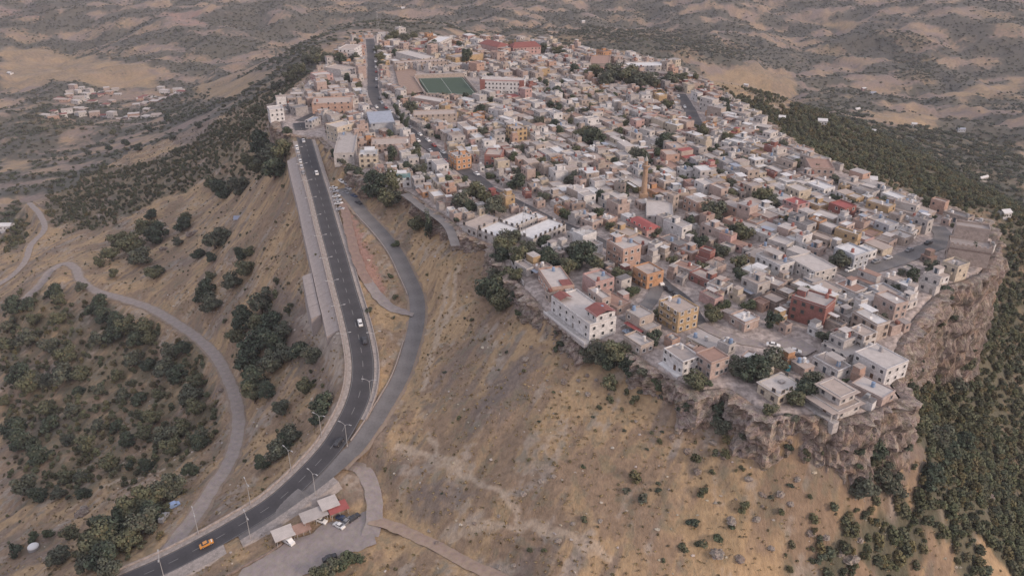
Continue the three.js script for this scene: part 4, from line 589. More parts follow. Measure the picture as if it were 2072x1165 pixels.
// football pitch with its fence and stand wall
{
  const c = [[846, 162], [936, 159], [967, 197], [866, 192]].map(([u, v]) => at(u, v, 0)), m = V(0, 0, 0); c.forEach((p) => m.add(p)); m.multiplyScalar(0.25);
  const at2 = (s, t, y) => { const a = c[0].clone().lerp(c[1], s), b = c[3].clone().lerp(c[2], s), p = a.lerp(b, t); return [p.x, y, p.z]; }; const lift = 1.35;
  const b = new Buf(); b.quad(at2(0, 1, lift), at2(1, 1, lift), at2(1, 0, lift), at2(0, 0, lift)); for (const [s0, t0, s1, t1] of [[0, 1, 1, 1], [1, 1, 1, 0], [1, 0, 0, 0], [0, 0, 0, 1]]) b.quad(at2(s0, t0, -2), at2(s1, t1, -2), at2(s1, t1, lift), at2(s0, t0, lift));
  setting('football_pitch', b.geo(), mat('turf', [0.055, 0.095, 0.06], { map: roofMap }), 'dark green artificial turf football pitch');
  const l = new Buf(), ln = (s0, t0, s1, t1) => l.quad(at2(s0, t1, lift + 0.006), at2(s1, t1, lift + 0.006), at2(s1, t0, lift + 0.006), at2(s0, t0, lift + 0.006)); ln(0.03, 0.03, 0.97, 0.036); ln(0.03, 0.964, 0.97, 0.97); ln(0.03, 0.04, 0.035, 0.96); ln(0.965, 0.04, 0.97, 0.96); ln(0.498, 0.04, 0.503, 0.96); const k = mesh('pitch_line', l.geo(), mat('pitchpaint', [0.5, 0.52, 0.5]), scene.getObjectByName('football_pitch')); k.userData.kind = 'stuff';
  const w = thing('boundary_wall', 'tan stepped boundary wall round the football pitch', 'wall', V(m.x, 0, m.z)), side = (s0, t0, s1, t1, h, d) => { const a = at2(s0, t0, 0), e = at2(s1, t1, 0), B = new Buf(), dx = e[0] - a[0], dz = e[2] - a[2], n = Math.hypot(dx, dz), px = -dz / n * d, pz = dx / n * d, f = (x, y, z) => [a[0] + dx * x + px * z - m.x, y, a[2] + dz * x + pz * z - m.z]; B.box(0, 1, -2, h, 0, 1, null, f); mesh('panel', B.geo(), wallMat('beige'), w); };
  side(-0.06, -0.05, 1.06, -0.05, 3.6, -3); side(-0.07, -0.05, -0.07, 1.05, 2.6, 0.5); side(1.05, 0, 1.05, 1.05, 2.4, 0.4); side(-0.06, 1.06, 1.04, 1.06, 2.2, 0.4);
  const mid = V(m.x, 0, m.z); reserve(mid, c[0].distanceTo(c[1]) + 12, c[0].distanceTo(c[3]) + 14, 0, 1);
}
{ // bare earth yard beside the pitch
  const c = [[798, 140], [838, 138], [856, 190], [812, 196]].map(([u, v]) => at(u, v, 0)), sh = new THREE.Shape(c.map((p) => new THREE.Vector2(p.x, -p.z))), g = new THREE.ShapeGeometry(sh); g.rotateX(-Math.PI / 2); const uv = g.attributes.uv; for (let i = 0; i < uv.count; i++) uv.setXY(i, uv.getX(i) / 8, uv.getY(i) / 8); g.translate(0, 1.5, 0);
  setting('school_yard', g, mat('yard', [0.40, 0.29, 0.235], { map: gravelMap }), 'bare brown earth yard beside the football pitch'); const q = at(826, 165, 0); reserve(q, 24, 66, 0.12, 0);
}
// streets on the table
const STREETS = [[[[748, 78], [752, 110], [754, 150], [757, 195], [775, 222], [800, 243], [840, 275], [890, 312], [940, 345], [985, 376]], 8, 'dark asphalt main street running down from the head of the town', 'worn2'], [[[985, 376], [1060, 414], [1120, 445], [1190, 480], [1250, 510], [1305, 540], [1340, 575], [1385, 612], [1418, 662]], 5.4, 'narrower lower part of the main street', 'worn2'], [[[606, 245], [650, 228], [700, 228], [752, 212]], 7, 'asphalt street from the town entrance', 'worn2'], [[[1712, 562], [1760, 545], [1800, 532], [1860, 507], [1912, 482], [1895, 455]], 8, 'asphalt street climbing to the stone fort', 'worn'], [[[1376, 192], [1396, 222], [1412, 255]], 8, 'asphalt street at the far side of the houses', 'worn2'], [[[818, 396], [865, 428], [905, 458], [922, 500]], 4, 'narrow lane along the western rim', 'worn'], [[[1335, 572], [1322, 605], [1290, 640], [1262, 652]], 5, 'lane beside the long white villa', 'worn'], [[[1418, 660], [1450, 678], [1490, 690], [1545, 698]], 4.4, 'dusty lane leading to the dirt square', 'lot']];
M.worn2 = mat('worn2', [0.115, 0.108, 0.112], { map: asphaltMap });
const streetPaths = STREETS.map(([pts, w, label, m], i) => {
  const c = new THREE.CatmullRomCurve3(pts.map(([u, v]) => at(u, v, 0)), false, 'centripetal'), path = c.getSpacedPoints(Math.ceil(c.getLength() / 2)); for (const p of path) p.y = tableTop(p.x, p.z) + 0.22 + i * 0.012;
  setting('street', sweep(path, [[-w / 2, -0.4], [-w / 2, 0], [w / 2, 0], [w / 2, -0.4]], new Buf(), 0.05).geo(), M[m], label); return [path, w];
});
{ // the dirt square
  const c = [[1560, 696], [1590, 684], [1630, 692], [1655, 708], [1630, 722], [1590, 716]].map(([u, v]) => at(u, v, 0)), sh = new THREE.Shape(c.map((p) => new THREE.Vector2(p.x, -p.z))), g = new THREE.ShapeGeometry(sh); g.rotateX(-Math.PI / 2); const y = Math.max(...c.map((p) => tableTop(p.x, p.z))) + 0.42, uv = g.attributes.uv; for (let i = 0; i < uv.count; i++) uv.setXY(i, uv.getX(i) / 8, uv.getY(i) / 8); g.translate(0, y, 0);
  setting('dirt_square', g, M.lot, 'dusty open square among the houses'); for (const p of c) RES.push([p.x, p.z, 1.5, 1.5, 0]); const q = at(1608, 704); RES.push([q.x, q.z, 6, 4, 0]);
}
// ---------------------------------------------------------------- trees: town trees first, so that houses keep clear of them
const leafMat = new THREE.MeshStandardMaterial({ vertexColors: true, roughness: 1, side: THREE.DoubleSide }), barkMat = mat('bark', [0.12, 0.09, 0.07]);
function crown(s, D, H, lobes, n, leaf, tint, y0) { // leaf clumps spread through several lobes
  const r = rngOf(s), p = [], c = [], nn = [], idx = [], L = [];
  for (let i = 0; i < lobes; i++) { const a = r() * 6.283, k = i ? Math.sqrt(r()) * 0.62 : 0; L.push([Math.cos(a) * k * D / 2, y0 + (H - y0) * (i ? span(0.14, 0.76, r) : 0.48), Math.sin(a) * k * D / 2, D / 2 * (i ? span(0.3, 0.52, r) : 0.6), span(0.85, 1.15, r)]); }
  for (let i = 0; i < n; i++) {
    const q = L[Math.floor(r() * lobes)], a = r() * 6.283, u = r() * 2 - 1, s1 = Math.sqrt(1 - u * u), k = q[3] * Math.pow(0.25 + 0.75 * r(), 0.45), dx = Math.cos(a) * s1, dz = Math.sin(a) * s1;
    let x = q[0] + dx * k, y = q[1] + u * k * (H - y0) / D * 0.95, z = q[2] + dz * k; if (y < y0 * 0.6 || y > H * 1.03) { y = y0 + (H - y0) * r() * 0.8; }
    const nx = dx + (r() - 0.5) * 1.3, ny = u + 0.25 + (r() - 0.5) * 1.3, nz = dz + (r() - 0.5) * 1.3, N = V(nx, ny, nz).normalize(), T = V(r() - 0.5, r() - 0.5, r() - 0.5).cross(N).normalize(), B = N.clone().cross(T), l = leaf * span(0.6, 1.35, r), w = l * span(0.5, 0.9, r), tone = span(0.62, 1.4, r) * q[4], yel = r() < 0.12 ? 1.25 : 1, b = p.length / 3;
    for (const [e, f] of [[-1, -0.2], [0.1, -1], [1, 0.15], [-0.15, 1]]) { p.push(x + T.x * e * l / 2 + B.x * f * w / 2, y + T.y * e * l / 2 + B.y * f * w / 2, z + T.z * e * l / 2 + B.z * f * w / 2); nn.push(N.x, N.y, N.z); c.push(tint[0] * tone * yel, tint[1] * tone, tint[2] * tone); }
    idx.push(b, b + 1, b + 2, b, b + 2, b + 3);
  }
  const g = new THREE.BufferGeometry(); g.setAttribute('position', new THREE.Float32BufferAttribute(p, 3)); g.setAttribute('normal', new THREE.Float32BufferAttribute(nn, 3)); g.setAttribute('color', new THREE.Float32BufferAttribute(c, 3)); g.setIndex(idx); return g;
}
function trunk(s, H, R) {
  const r = rngOf(s), parts = [], seg = (a, b, ra, rb) => { const d = b.clone().sub(a), g = new THREE.CylinderGeometry(rb, ra, d.length(), 7); g.translate(0, d.length() / 2, 0); g.applyQuaternion(new THREE.Quaternion().setFromUnitVectors(V(0, 1, 0), d.normalize())); g.translate(a.x, a.y, a.z); parts.push(g); };
  const k = V((r() - 0.5) * 0.3, H * 0.45, (r() - 0.5) * 0.3); seg(V(0, -0.8, 0), k, R, R * 0.7); for (let i = 0; i < 4; i++) { const a = i * 1.6 + r(); seg(k.clone().multiplyScalar(0.8), V(Math.cos(a) * H * 0.25, H * span(0.6, 0.82, r), Math.sin(a) * H * 0.25), R * 0.55, R * 0.15); }
  return mergeGeometries(parts);
}
const GREEN = [[0.066, 0.082, 0.046], [0.095, 0.1, 0.058], [0.054, 0.07, 0.047], [0.085, 0.093, 0.066]];
const KINDS = {
  bush: [0, 1, 2, 3].map((i) => ({ D: 3, H: 2.3, c: crown(20 + i, 3, 2.3, 5, 300, 0.5, GREEN[i], 0.25), t: trunk(20 + i, 1.6, 0.12) })),
  tree: [0, 1, 2, 3].map((i) => ({ D: 6, H: 6, c: crown(30 + i, 6, 5.2, 9, 1050, 0.62, GREEN[i], 0.35), t: trunk(30 + i, 4.5, 0.25) })),
  big: [0, 1, 2].map((i) => ({ D: 9, H: 8, c: crown(40 + i, 9, 7, 13, 2000, 0.7, GREEN[i + 1], 0.5), t: trunk(40 + i, 6, 0.36) })),
  cypress: [0].map((i) => ({ D: 2.6, H: 9, c: crown(50, 2.6, 9, 9, 600, 0.5, GREEN[2], 0.8), t: trunk(50, 4, 0.2) })),
  conifer: [0].map((i) => ({ D: 5, H: 9, c: crown(51, 5, 9, 10, 1000, 0.55, GREEN[2], 0.9), t: trunk(51, 6, 0.25) })),
};
const protos = {}; let treeSeed = 900;
function plant(kind, p, D, label, group, tall) {
  const r = rngOf(treeSeed++), list = KINDS[kind], i = Math.floor(r() * list.length), k = list[i], key = kind + i, name = rimDistance(p.x, p.z) < 0 && kind !== 'cypress' && kind !== 'conifer' ? 'garden_tree' : kind === 'bush' ? 'oak_bush' : kind === 'cypress' ? 'cypress_tree' : kind === 'conifer' ? 'conifer_tree' : 'oak_tree', cat = name === 'oak_bush' ? 'bush' : 'tree';
  const s = D / k.D, sc = [s * span(0.92, 1.1, r), s * (tall ?? 1) * span(0.85, 1.12, r), s * span(0.92, 1.1, r)], turn = r() * 6.283, q = V(p.x, p.y - 0.15, p.z);
  if (protos[key]) { const t = clone(protos[key], label, q, turn, sc, group, name); t.userData.category = name === 'oak_bush' ? 'bush' : 'tree'; return t; }
  const g = thing(name, label, cat, q, turn, group); g.scale.set(...sc); mesh('crown', k.c, leafMat, g); mesh('trunk', k.t, barkMat, g); protos[key] = g; return g;
}
const SPOTNAMES = [['the gravel hairpin', 150, 545], ['the retaining wall top', 590, 330], ['the retaining wall step', 620, 600], ['the main road bend', 720, 760], ['the blue tent', 480, 440], ['the domed water tank', 68, 1110], ['the parked pickup', 350, 1026], ['the gravel bend', 470, 830], ['the gravel straight', 330, 635], ['the parking ground', 690, 1090], ['the white villa', 1180, 640], ['the cliff house', 1384, 730], ['the tip of the rock', 1700, 860], ['the stone fort', 1960, 500], ['the dirt road fork', 775, 1060], ['the town entrance', 600, 260], ['the minaret', 1302, 400], ['the college', 1060, 460], ['the school', 1018, 175], ['the football pitch', 900, 175], ['the dirt square', 1610, 700], ['the red brick building', 1645, 620], ['the orange house', 1263, 520], ['the street bend', 800, 245], ['the red-walled house', 1000, 310], ['the wide pale hall', 1340, 425], ['the broad block', 1645, 540], ['the far park', 1250, 160], ['the teal roof', 805, 360], ['the hotel', 708, 100]];
let spotPlaces = null;
const spotNear = (p) => { spotPlaces ??= SPOTNAMES.map(([n, u, v]) => [n, ground(u, v)]); let b = '', bd = 1e9; for (const [n, q] of spotPlaces) { const d2 = Math.hypot(p.x - q.x, p.z - q.z); if (d2 < bd) { bd = d2; b = n; } } return b; };
const TREES = []; // [x, z, radius]
function treeAt(u, v, d, label, group, o = {}) {
  let p = o.p ?? ground(u, v + d * (o.k ?? 0.3)), D = Math.max(1.6, d / pxPerM(p) * (o.f ?? 1.42)); const kind = o.kind ?? (D < 4.2 ? 'bush' : D < 7.6 ? 'tree' : 'big');
  TREES.push([p.x, p.z, D / 2]); return plant(kind, p, D, group ? label.replace(/^(large|small|broad|tiny) /, '') .replace(/^/, D < 3 ? 'tiny ' : D < 5 ? 'small ' : D < 7.5 ? 'medium ' : D < 10 ? 'broad ' : 'large ') + ', near ' + spotNear(p) : label, group, o.tall);
}
const T1 = 'dark green tree among the houses', G1 = 'trees growing between the houses';
for (const [u, v, d] of [[1000, 420, 42], [965, 390, 36], [935, 410, 40], [1045, 373, 32], [850, 345, 26], [828, 342, 24], [1115, 525, 42], [1175, 525, 52], [1165, 505, 34], [1030, 480, 36], [1018, 500, 42], [1052, 522, 38], [1255, 560, 36], [1100, 490, 26], [1440, 430, 46], [1160, 365, 30], [1325, 470, 26], [1310, 358, 24], [1200, 280, 46], [1178, 276, 36], [1290, 315, 32], [1307, 322, 26], [1345, 290, 32], [1130, 190, 24], [1050, 303, 22], [1700, 530, 38], [1500, 475, 36], [1478, 470, 28], [1460, 512, 30], [1545, 400, 36], [1562, 412, 28], [1605, 335, 26], [1658, 350, 20], [1440, 640, 32], [1355, 165, 34], [1380, 160, 24], [970, 225, 22], [1690, 405, 18], [1350, 215, 20], [1420, 270, 24], [1470, 280, 22], [1240, 330, 20], [1255, 290, 18], [1090, 245, 20], [1120, 250, 18], [870, 260, 20], [830, 220, 26], [1790, 410, 18], [1395, 340, 20], [1640, 445, 18], [1720, 455, 18], [1590, 450, 20], [1730, 620, 20], [1780, 655, 26], [1400, 480, 18], [1235, 460, 18], [1330, 505, 16], [1068, 502, 30], [1088, 518, 32], [1010, 522, 34], [1045, 556, 30], [1150, 545, 34], [1205, 540, 30], [975, 402, 30], [950, 418, 28], [1280, 590, 24], [1330, 640, 22], [1500, 560, 26], [1420, 545, 22], [1390, 455, 24], [1480, 395, 24], [1260, 380, 24], [1210, 400, 24], [1100, 400, 24], [1120, 340, 24]]) treeAt(u, v, d, T1, G1);
for (const [u, v, d] of [[1270, 160, 42], [1240, 155, 40], [1300, 165, 42], [1205, 150, 36], [1165, 145, 22], [1225, 165, 30], [1320, 172, 26]]) treeAt(u, v, d, 'dark tree in the park', 'trees in the far park');
for (const [u, v, d] of [[800, 76, 20], [818, 79, 20], [836, 76, 18], [788, 80, 16], [650, 125, 26], [665, 118, 24], [690, 122, 22], [640, 108, 24], [720, 118, 20], [768, 118, 18], [772, 130, 16], [800, 108, 14], [870, 98, 18], [880, 92, 16], [960, 128, 16], [930, 90, 14], [765, 100, 18], [722, 85, 14], [1100, 100, 20], [1130, 105, 22], [1145, 112, 18], [705, 160, 16], [725, 175, 16], [660, 172, 16]]) treeAt(u, v, d, 'dark tree at the head of the town', 'trees at the head of the town');
for (const [u, v, d] of [[1520, 752, 52], [1562, 728, 52], [1498, 745, 40], [1545, 765, 36]]) treeAt(u, v, d, 'bushy tree in the bungalow garden', 'trees beside the cream bungalow');
for (const [u, v, d] of [[1625, 790, 46], [1642, 772, 36], [1605, 808, 32]]) treeAt(u, v, d, 'dense tree behind the bungalow', 'trees behind the bungalow');
treeAt(793, 318, 34, 'tall dark conifer beside the wide pinkish store', null, { kind: 'conifer', f: 0.85, k: 0.6 });
for (const [u, v] of [[1966, 525], [1470, 232]]) treeAt(u, v, 11, 'slim dark cypress near the eastern rim', 'cypresses near the eastern rim', { kind: 'cypress', k: 0.9 });
for (const [u, v] of [[812, 245], [822, 252], [805, 228], [940, 120], [948, 118]]) treeAt(u, v, 14, 'dark conifer beside the main street', 'conifers beside the main street', { kind: 'conifer', k: 0.8 });
{ // garden trees scattered through the town
  const r = rngOf(505); let n = 0; for (let k = 0; k < 3000 && n < 140; k++) { const p = V(span(-120, 215, r), 0, span(-640, -200, r)); if (rimDistance(p.x, p.z) > -6) continue; p.y = tableTop(p.x, p.z);
    if (RES.some(([x, z, hw, hd]) => Math.hypot(x - p.x, z - p.z) < Math.max(hw, hd) + 2) || streetPaths.some(([q, w]) => q.some((s) => Math.hypot(s.x - p.x, s.z - p.z) < w / 2 + 3)) || TREES.some(([x, z, R]) => Math.hypot(x - p.x, z - p.z) < R + 5.5)) continue;
    const D = span(4.2, 7.8, r); TREES.push([p.x, p.z, D / 2]); plant(D < 5 ? 'bush' : 'tree', p, D, (D < 5 ? 'small' : D < 6.3 ? 'medium' : 'broad') + ' garden tree between houses near ' + spotNear(p), 'garden trees between the houses'); n++; }
}
// ---------------------------------------------------------------- houses in rows over the table
const PLACES = [['the minaret', 1302, 400], ['the football pitch', 905, 178], ['the school', 1018, 180], ['the stone fort', 1930, 500], ['the dirt square', 1610, 700], ['the long white villa', 1180, 640], ['the white-roofed college', 1060, 460], ['the orange shopping hall', 672, 210], ['the red brick building', 1645, 620], ['the street bend', 800, 245], ['the red-walled house', 1000, 310], ['the red-roofed house', 1707, 415], ['the far park', 1260, 165], ['the cream bungalow', 1578, 780], ['the yellow ochre block', 1370, 640], ['the wide pale hall', 1400, 420], ['the rim above the woods', 1560, 270]].map(([n, u, v]) => [n, at(u, v)]);
{
  const r = rngOf(77), list = [], ax = V(Math.cos(YAW), 0, -Math.sin(YAW)), bx = V(Math.sin(YAW), 0, Math.cos(YAW)), overlaps = (p, w, d, yaw) => {
    const pts = []; for (const s of [-1, -0.33, 0.33, 1]) for (const t of [-1, -0.33, 0.33, 1]) pts.push([p.x + Math.cos(yaw) * s * w / 2 + Math.sin(yaw) * t * d / 2, p.z - Math.sin(yaw) * s * w / 2 + Math.cos(yaw) * t * d / 2]);
    for (const [x, z] of pts) { if (rimDistance(x, z) > -2.3) return true;
      for (const [rx, rz, hw, hd, y] of RES) { const dx = x - rx, dz = z - rz, a = dx * Math.cos(y) - dz * Math.sin(y), b = dx * Math.sin(y) + dz * Math.cos(y); if (Math.abs(a) < hw && Math.abs(b) < hd) return true; }
      for (const [tx, tz, tr] of TREES) if (Math.hypot(x - tx, z - tz) < tr * 0.62) return true;
      for (const [path, w2] of streetPaths) for (let i = 0; i < path.length; i += 2) if (Math.abs(x - path[i].x) + Math.abs(z - path[i].z) < 20 && Math.hypot(x - path[i].x, z - path[i].z) < w2 / 2 + 0.7) return true; }
    for (const [n, q] of [['main', ROADS.main.path], ['lower', ROADS.lower.path]]) for (let i = 0; i < q.length; i += 4) if (Math.hypot(p.x - q[i].x, p.z - q[i].z) < 9 + w / 2) return true;
    return false; };
  const c = V(20, 0, -480); let b = -420, row = 0;
  while (b < 420) {
    const depth = span(6, 9.4, r); let a = -520 + r() * 8;
    while (a < 520) {
      const w = span(5.2, 11.5, r), d = depth * span(0.72, 1.0, r), s = a + w / 2, bb = b + depth / 2 + span(-0.5, 0.5, r), warp = 9 * N2(s / 130, bb / 130), p = V(c.x + ax.x * s + bx.x * (bb + warp), 0, c.z + ax.z * s + bx.z * (bb + warp)), yaw = YAW + span(-0.13, 0.13, r) + 0.35 * N2(p.x / 220 + 3, p.z / 220);
      a += w + (r() < 0.12 ? span(1.5, 3.5, r) : span(0.1, 0.7, r));
      const sd = rimDistance(p.x, p.z); if (sd > -3.5) continue; const farPart = smooth(-520, -680, p.z); if (r() < 0.02 + 0.3 * farPart) continue;
      let k = 1; while (k > 0.6 && overlaps(p, w * k, d * k, yaw)) k -= 0.13; if (k <= 0.6) continue;
      list.push({ p: V(p.x, tableTop(p.x, p.z) + 0.02, p.z), w: w * k, d: d * k, yaw, sd });
    }
    b += depth + (row++ % 2 ? span(1.5, 2.8, r) : span(0.2, 0.7, r));
  }
  for (let t = 0, base = list.length; t < 9000; t++) { // sheds and small houses fill the yards
    const p = V(span(-175, 220, r), 0, span(-760, -188, r)), w = span(2.8, 6, r), dd = span(2.6, 5, r); if (rimDistance(p.x, p.z) > -4.5 || (p.z < -600 && r() < 0.5)) continue;
    const near = list.find((h) => Math.hypot(h.p.x - p.x, h.p.z - p.z) < 16), yaw = (near?.yaw ?? YAW) + span(-0.12, 0.12, r);
    if (list.some((h) => { const dx = p.x - h.p.x, dz = p.z - h.p.z, aa = Math.abs(dx * Math.cos(h.yaw) - dz * Math.sin(h.yaw)), bb = Math.abs(dx * Math.sin(h.yaw) + dz * Math.cos(h.yaw)); return aa < h.w / 2 + w / 2 + 0.25 && bb < h.d / 2 + dd / 2 + 0.25; })) continue;
    if (overlaps(p, w, dd, yaw)) continue; list.push({ p: V(p.x, tableTop(p.x, p.z) + 0.02, p.z), w, d: dd, yaw, n: 1 });
  }
  for (const h of list) { h.px = pxPerM(h.p) * Math.sqrt(h.w * h.d); const k = r(); h.n = h.n ?? (k < 0.66 ? 1 : k < 0.965 ? 2 : 3); if (h.px < 0) h.n = 1; }
  list.sort((a, b2) => b2.px - a.px); console.log('houses', list.length);
  const wallPick = () => { const k = r(); return k < 0.16 ? 'beige' : k < 0.34 ? 'pinkish tan' : k < 0.38 ? 'grey' : k < 0.5 ? 'pale grey' : k < 0.58 ? 'cream' : k < 0.7 ? 'off-white' : k < 0.805 ? 'white' : k < 0.865 ? 'salmon' : k < 0.9 ? 'ochre' : k < 0.915 ? 'brick-red' : k < 0.945 ? 'pink' : k < 0.96 ? 'orange' : k < 0.975 ? 'brown' : 'pale blue'; };
  const roofPick = () => { const k = r(); return k < 0.22 ? 'concrete' : k < 0.46 ? 'tan' : k < 0.56 ? 'dusty' : k < 0.8 ? 'pale' : k < 0.91 ? 'white' : k < 0.965 ? 'rust' : k < 0.975 ? 'red-metal' : 'dark'; };
  const far = new Buf(), farWin = new Buf();
  list.forEach((h, i) => {
    const wall = wallPick(), roof = roofPick(), n = h.n;
    if (i < 300) {
      const tanks = r() < 0.55 ? 1 + Math.floor(r() * 2) : 0, two = n > 1 && r() < 0.45, stair = !two && r() < 0.22, canopy = r() < 0.2 ? pick(['white', 'pale', 'blue', 'rust', 'dusty'], r) : null, dish = r() < 0.3, balcony = r() < 0.18, awning = r() < 0.1 ? pick(['rust', 'blue', 'white', 'red-metal'], r) : null;
      const cut = span(0.4, 0.7, r), fl = r() < 0.5, vols = two ? [[-h.w / 2, h.w / 2, -h.d / 2, h.d / 2, 0, n - 1], fl ? [-h.w / 2, -h.w / 2 + h.w * cut, -h.d / 2, h.d / 2 - 0.01, n - 1, 1] : [-h.w / 2 + 0.01, h.w / 2, -h.d / 2, -h.d / 2 + h.d * cut, n - 1, 1]] : undefined;
      const place = PLACES.reduce((b2, q) => (q[1].distanceTo(h.p) < b2[0] ? [q[1].distanceTo(h.p), q[0]] : b2), [1e9, ''])[1];
      const feature = canopy ? 'a ' + (canopy === 'rust' ? 'rust-brown' : canopy) + ' roof canopy' : stair ? 'a rooftop stair hut' : two ? 'a set-back top storey' : balcony && n > 1 ? 'a front balcony' : tanks > 1 ? 'two rooftop water tanks' : tanks ? 'one rooftop water tank' : 'a bare ' + (roof === 'rust' ? 'rust-brown' : roof === 'concrete' ? 'grey' : roof) + ' flat roof';
      house({ seed: 3000 + i, p: h.p, yaw: h.yaw, w: h.w, d: h.d, n, wall, roof, vols, tanks, stair, canopy, dish, balcony, awning, parapet: r() < 0.8 ? span(0.3, 0.8, r) : 0, skip: 0.45, small: h.px < 36, blind: r() < 0.5 ? 'l' : undefined, group: 'flat-roofed houses on the rock table', label: `${wall} ${['one', 'two', 'three'][n - 1]}-storey house with ${feature} near ${place}`, frame: pick(frameMats, r) });
    } else {
      const co = Math.cos(h.yaw), si = Math.sin(h.yaw), f = (x, y, z) => [h.p.x + x * co + z * si, h.p.y + y, h.p.z - x * si + z * co], W = WALLS[wall].map((x) => x * 0.95), R = ROOFS[roof].map((x) => x * 0.95), H = n * 2.85, hw = h.w / 2, hd = h.d / 2;
      far.box(-hw, hw, -1.6, H, -hd, hd, W, f); far.box(-hw - 0.1, hw + 0.1, H + 0.002, H + 0.13, -hd - 0.1, hd + 0.1, R, f);
      if (r() < 0.7) { const c2 = H + 0.132, e = c2 + span(0.3, 0.8, r); far.box(-hw, hw, c2, e, hd - 0.2, hd, W, f).box(-hw, hw, c2, e, -hd, -hd + 0.2, W, f).box(-hw, -hw + 0.2, c2, e, -hd + 0.2, hd - 0.2, W, f).box(hw - 0.2, hw, c2, e, -hd + 0.2, hd - 0.2, W, f); }
      if (r() < 0.2) { const x = span(-hw + 0.4, hw - 3, r), z = span(-hd + 0.4, hd - 3.2, r); far.box(x, x + 2.6, H + 0.134, H + 2.4, z, z + 2.8, W, f); far.box(x - 0.15, x + 2.75, H + 2.403, H + 2.5, z - 0.15, z + 2.95, R, f); }
      if (r() < 0.5) { const x = span(-hw + 0.4, hw - 1.6, r), z = span(-hd + 0.4, hd - 1.6, r); far.box(x, x + 1.2, H + 0.5, H + 1.6, z, z + 1.2, pick([[0.6, 0.6, 0.6], [0.3, 0.14, 0.11], [0.4, 0.4, 0.4], [0.5, 0.48, 0.46]], r), f); }
      for (let k = 0; k < n; k++) for (let x = -hw + 1.4; x < hw - 0.8; x += 2.9) { if (r() < 0.5) farWin.box(x - 0.5, x + 0.5, k * 2.85 + 0.9, k * 2.85 + 2.05, hd, hd + 0.02, null, f); }
      for (let k = 0; k < n; k++) for (let z = -hd + 1.4; z < hd - 0.8; z += 2.9) { if (r() < 0.5) farWin.box(hw, hw + 0.02, k * 2.85 + 0.9, k * 2.85 + 2.05, z - 0.5, z + 0.5, null, f); if (r() < 0.4) farWin.box(-hw - 0.02, -hw, k * 2.85 + 0.9, k * 2.85 + 2.05, z - 0.5, z + 0.5, null, f); }
    }
  });
  const g = new THREE.Group(); g.name = 'distant_houses'; g.userData = { kind: 'stuff', label: 'dense mass of small flat-roofed houses towards the far end of town', category: 'houses' }; scene.add(g);
  mesh('walls_and_roofs', far.geo(), new THREE.MeshStandardMaterial({ vertexColors: true, roughness: 0.95, map: plasterMap }), g).userData.kind = 'stuff'; mesh('windows', farWin.geo(), M.glass, g).userData.kind = 'stuff';
  // garden walls and yard rubble are left to the gaps between the houses; more trees in some of the gaps
  let added = 0; for (let k = 0; k < 4000 && added < 30; k++) {
    const p = V(span(-160, 215, r), 0, span(-700, -195, r)); if (rimDistance(p.x, p.z) > -3) continue; p.y = tableTop(p.x, p.z);
    if (list.some((h) => Math.hypot(h.p.x - p.x, h.p.z - p.z) < Math.max(h.w, h.d) / 2 + 0.9)) continue; if (RES.some(([x, z, hw, hd]) => Math.hypot(x - p.x, z - p.z) < Math.max(hw, hd) + 1)) continue;
    if (streetPaths.some(([q, w]) => q.some((s) => Math.hypot(s.x - p.x, s.z - p.z) < w / 2 + 1.6)) || ROADS.main.path.some((s) => Math.hypot(s.x - p.x, s.z - p.z) < 11)) continue; if (TREES.some(([x, z, R]) => Math.hypot(x - p.x, z - p.z) < R + 1)) continue;
    TREES.push([p.x, p.z, 1.8]); plant(r() < 0.5 ? 'bush' : 'tree', p, span(2.6, 4.6, r), 'small dark tree in a gap between houses near ' + spotNear(p), 'small trees in the gaps between houses'); added++;
  }
}
// ---------------------------------------------------------------- trees and bushes on the slopes, one by one
const scatter = (list, label, group, o) => { for (const [u, v, d] of list) treeAt(u, v, d, label(d), group, o); };
scatter([[455, 385, 46], [430, 378, 36], [482, 382, 40], [550, 322, 52], [556, 348, 46], [535, 300, 42], [577, 308, 40], [305, 435, 24], [300, 472, 42], [265, 495, 46], [245, 490, 36], [285, 520, 42], [320, 477, 42], [226, 516, 32], [200, 535, 22], [370, 456, 32], [378, 445, 24], [435, 490, 46], [452, 475, 32], [430, 522, 20], [400, 515, 26], [360, 490, 18], [490, 516, 26], [505, 512, 20], [470, 570, 36], [500, 546, 36], [425, 560, 20], [420, 590, 36], [427, 615, 42], [405, 602, 26], [310, 556, 30], [322, 546, 24], [232, 555, 20], [167, 583, 20]], (d) => d > 33 ? 'dark oak on the dry slope' : 'dark oak bush on the dry slope', 'oaks on the slope above the gravel road');
scatter([[530, 620, 52], [500, 650, 46], [545, 655, 46], [520, 690, 60], [560, 690, 50], [480, 680, 36], [500, 730, 46], [550, 740, 50], [520, 770, 50], [515, 800, 42], [545, 790, 36], [580, 720, 42], [605, 710, 42], [630, 720, 36], [530, 660, 40], [575, 670, 36]], () => 'dark oak in the thicket', 'oaks in the thicket below the retaining wall');
scatter([[615, 785, 32], [570, 825, 30], [655, 822, 46], [642, 850, 30], [590, 880, 38], [562, 910, 42], [578, 893, 32], [532, 935, 30]], () => 'dark green bush on the verge inside the road bend', 'bushes inside the road bend');
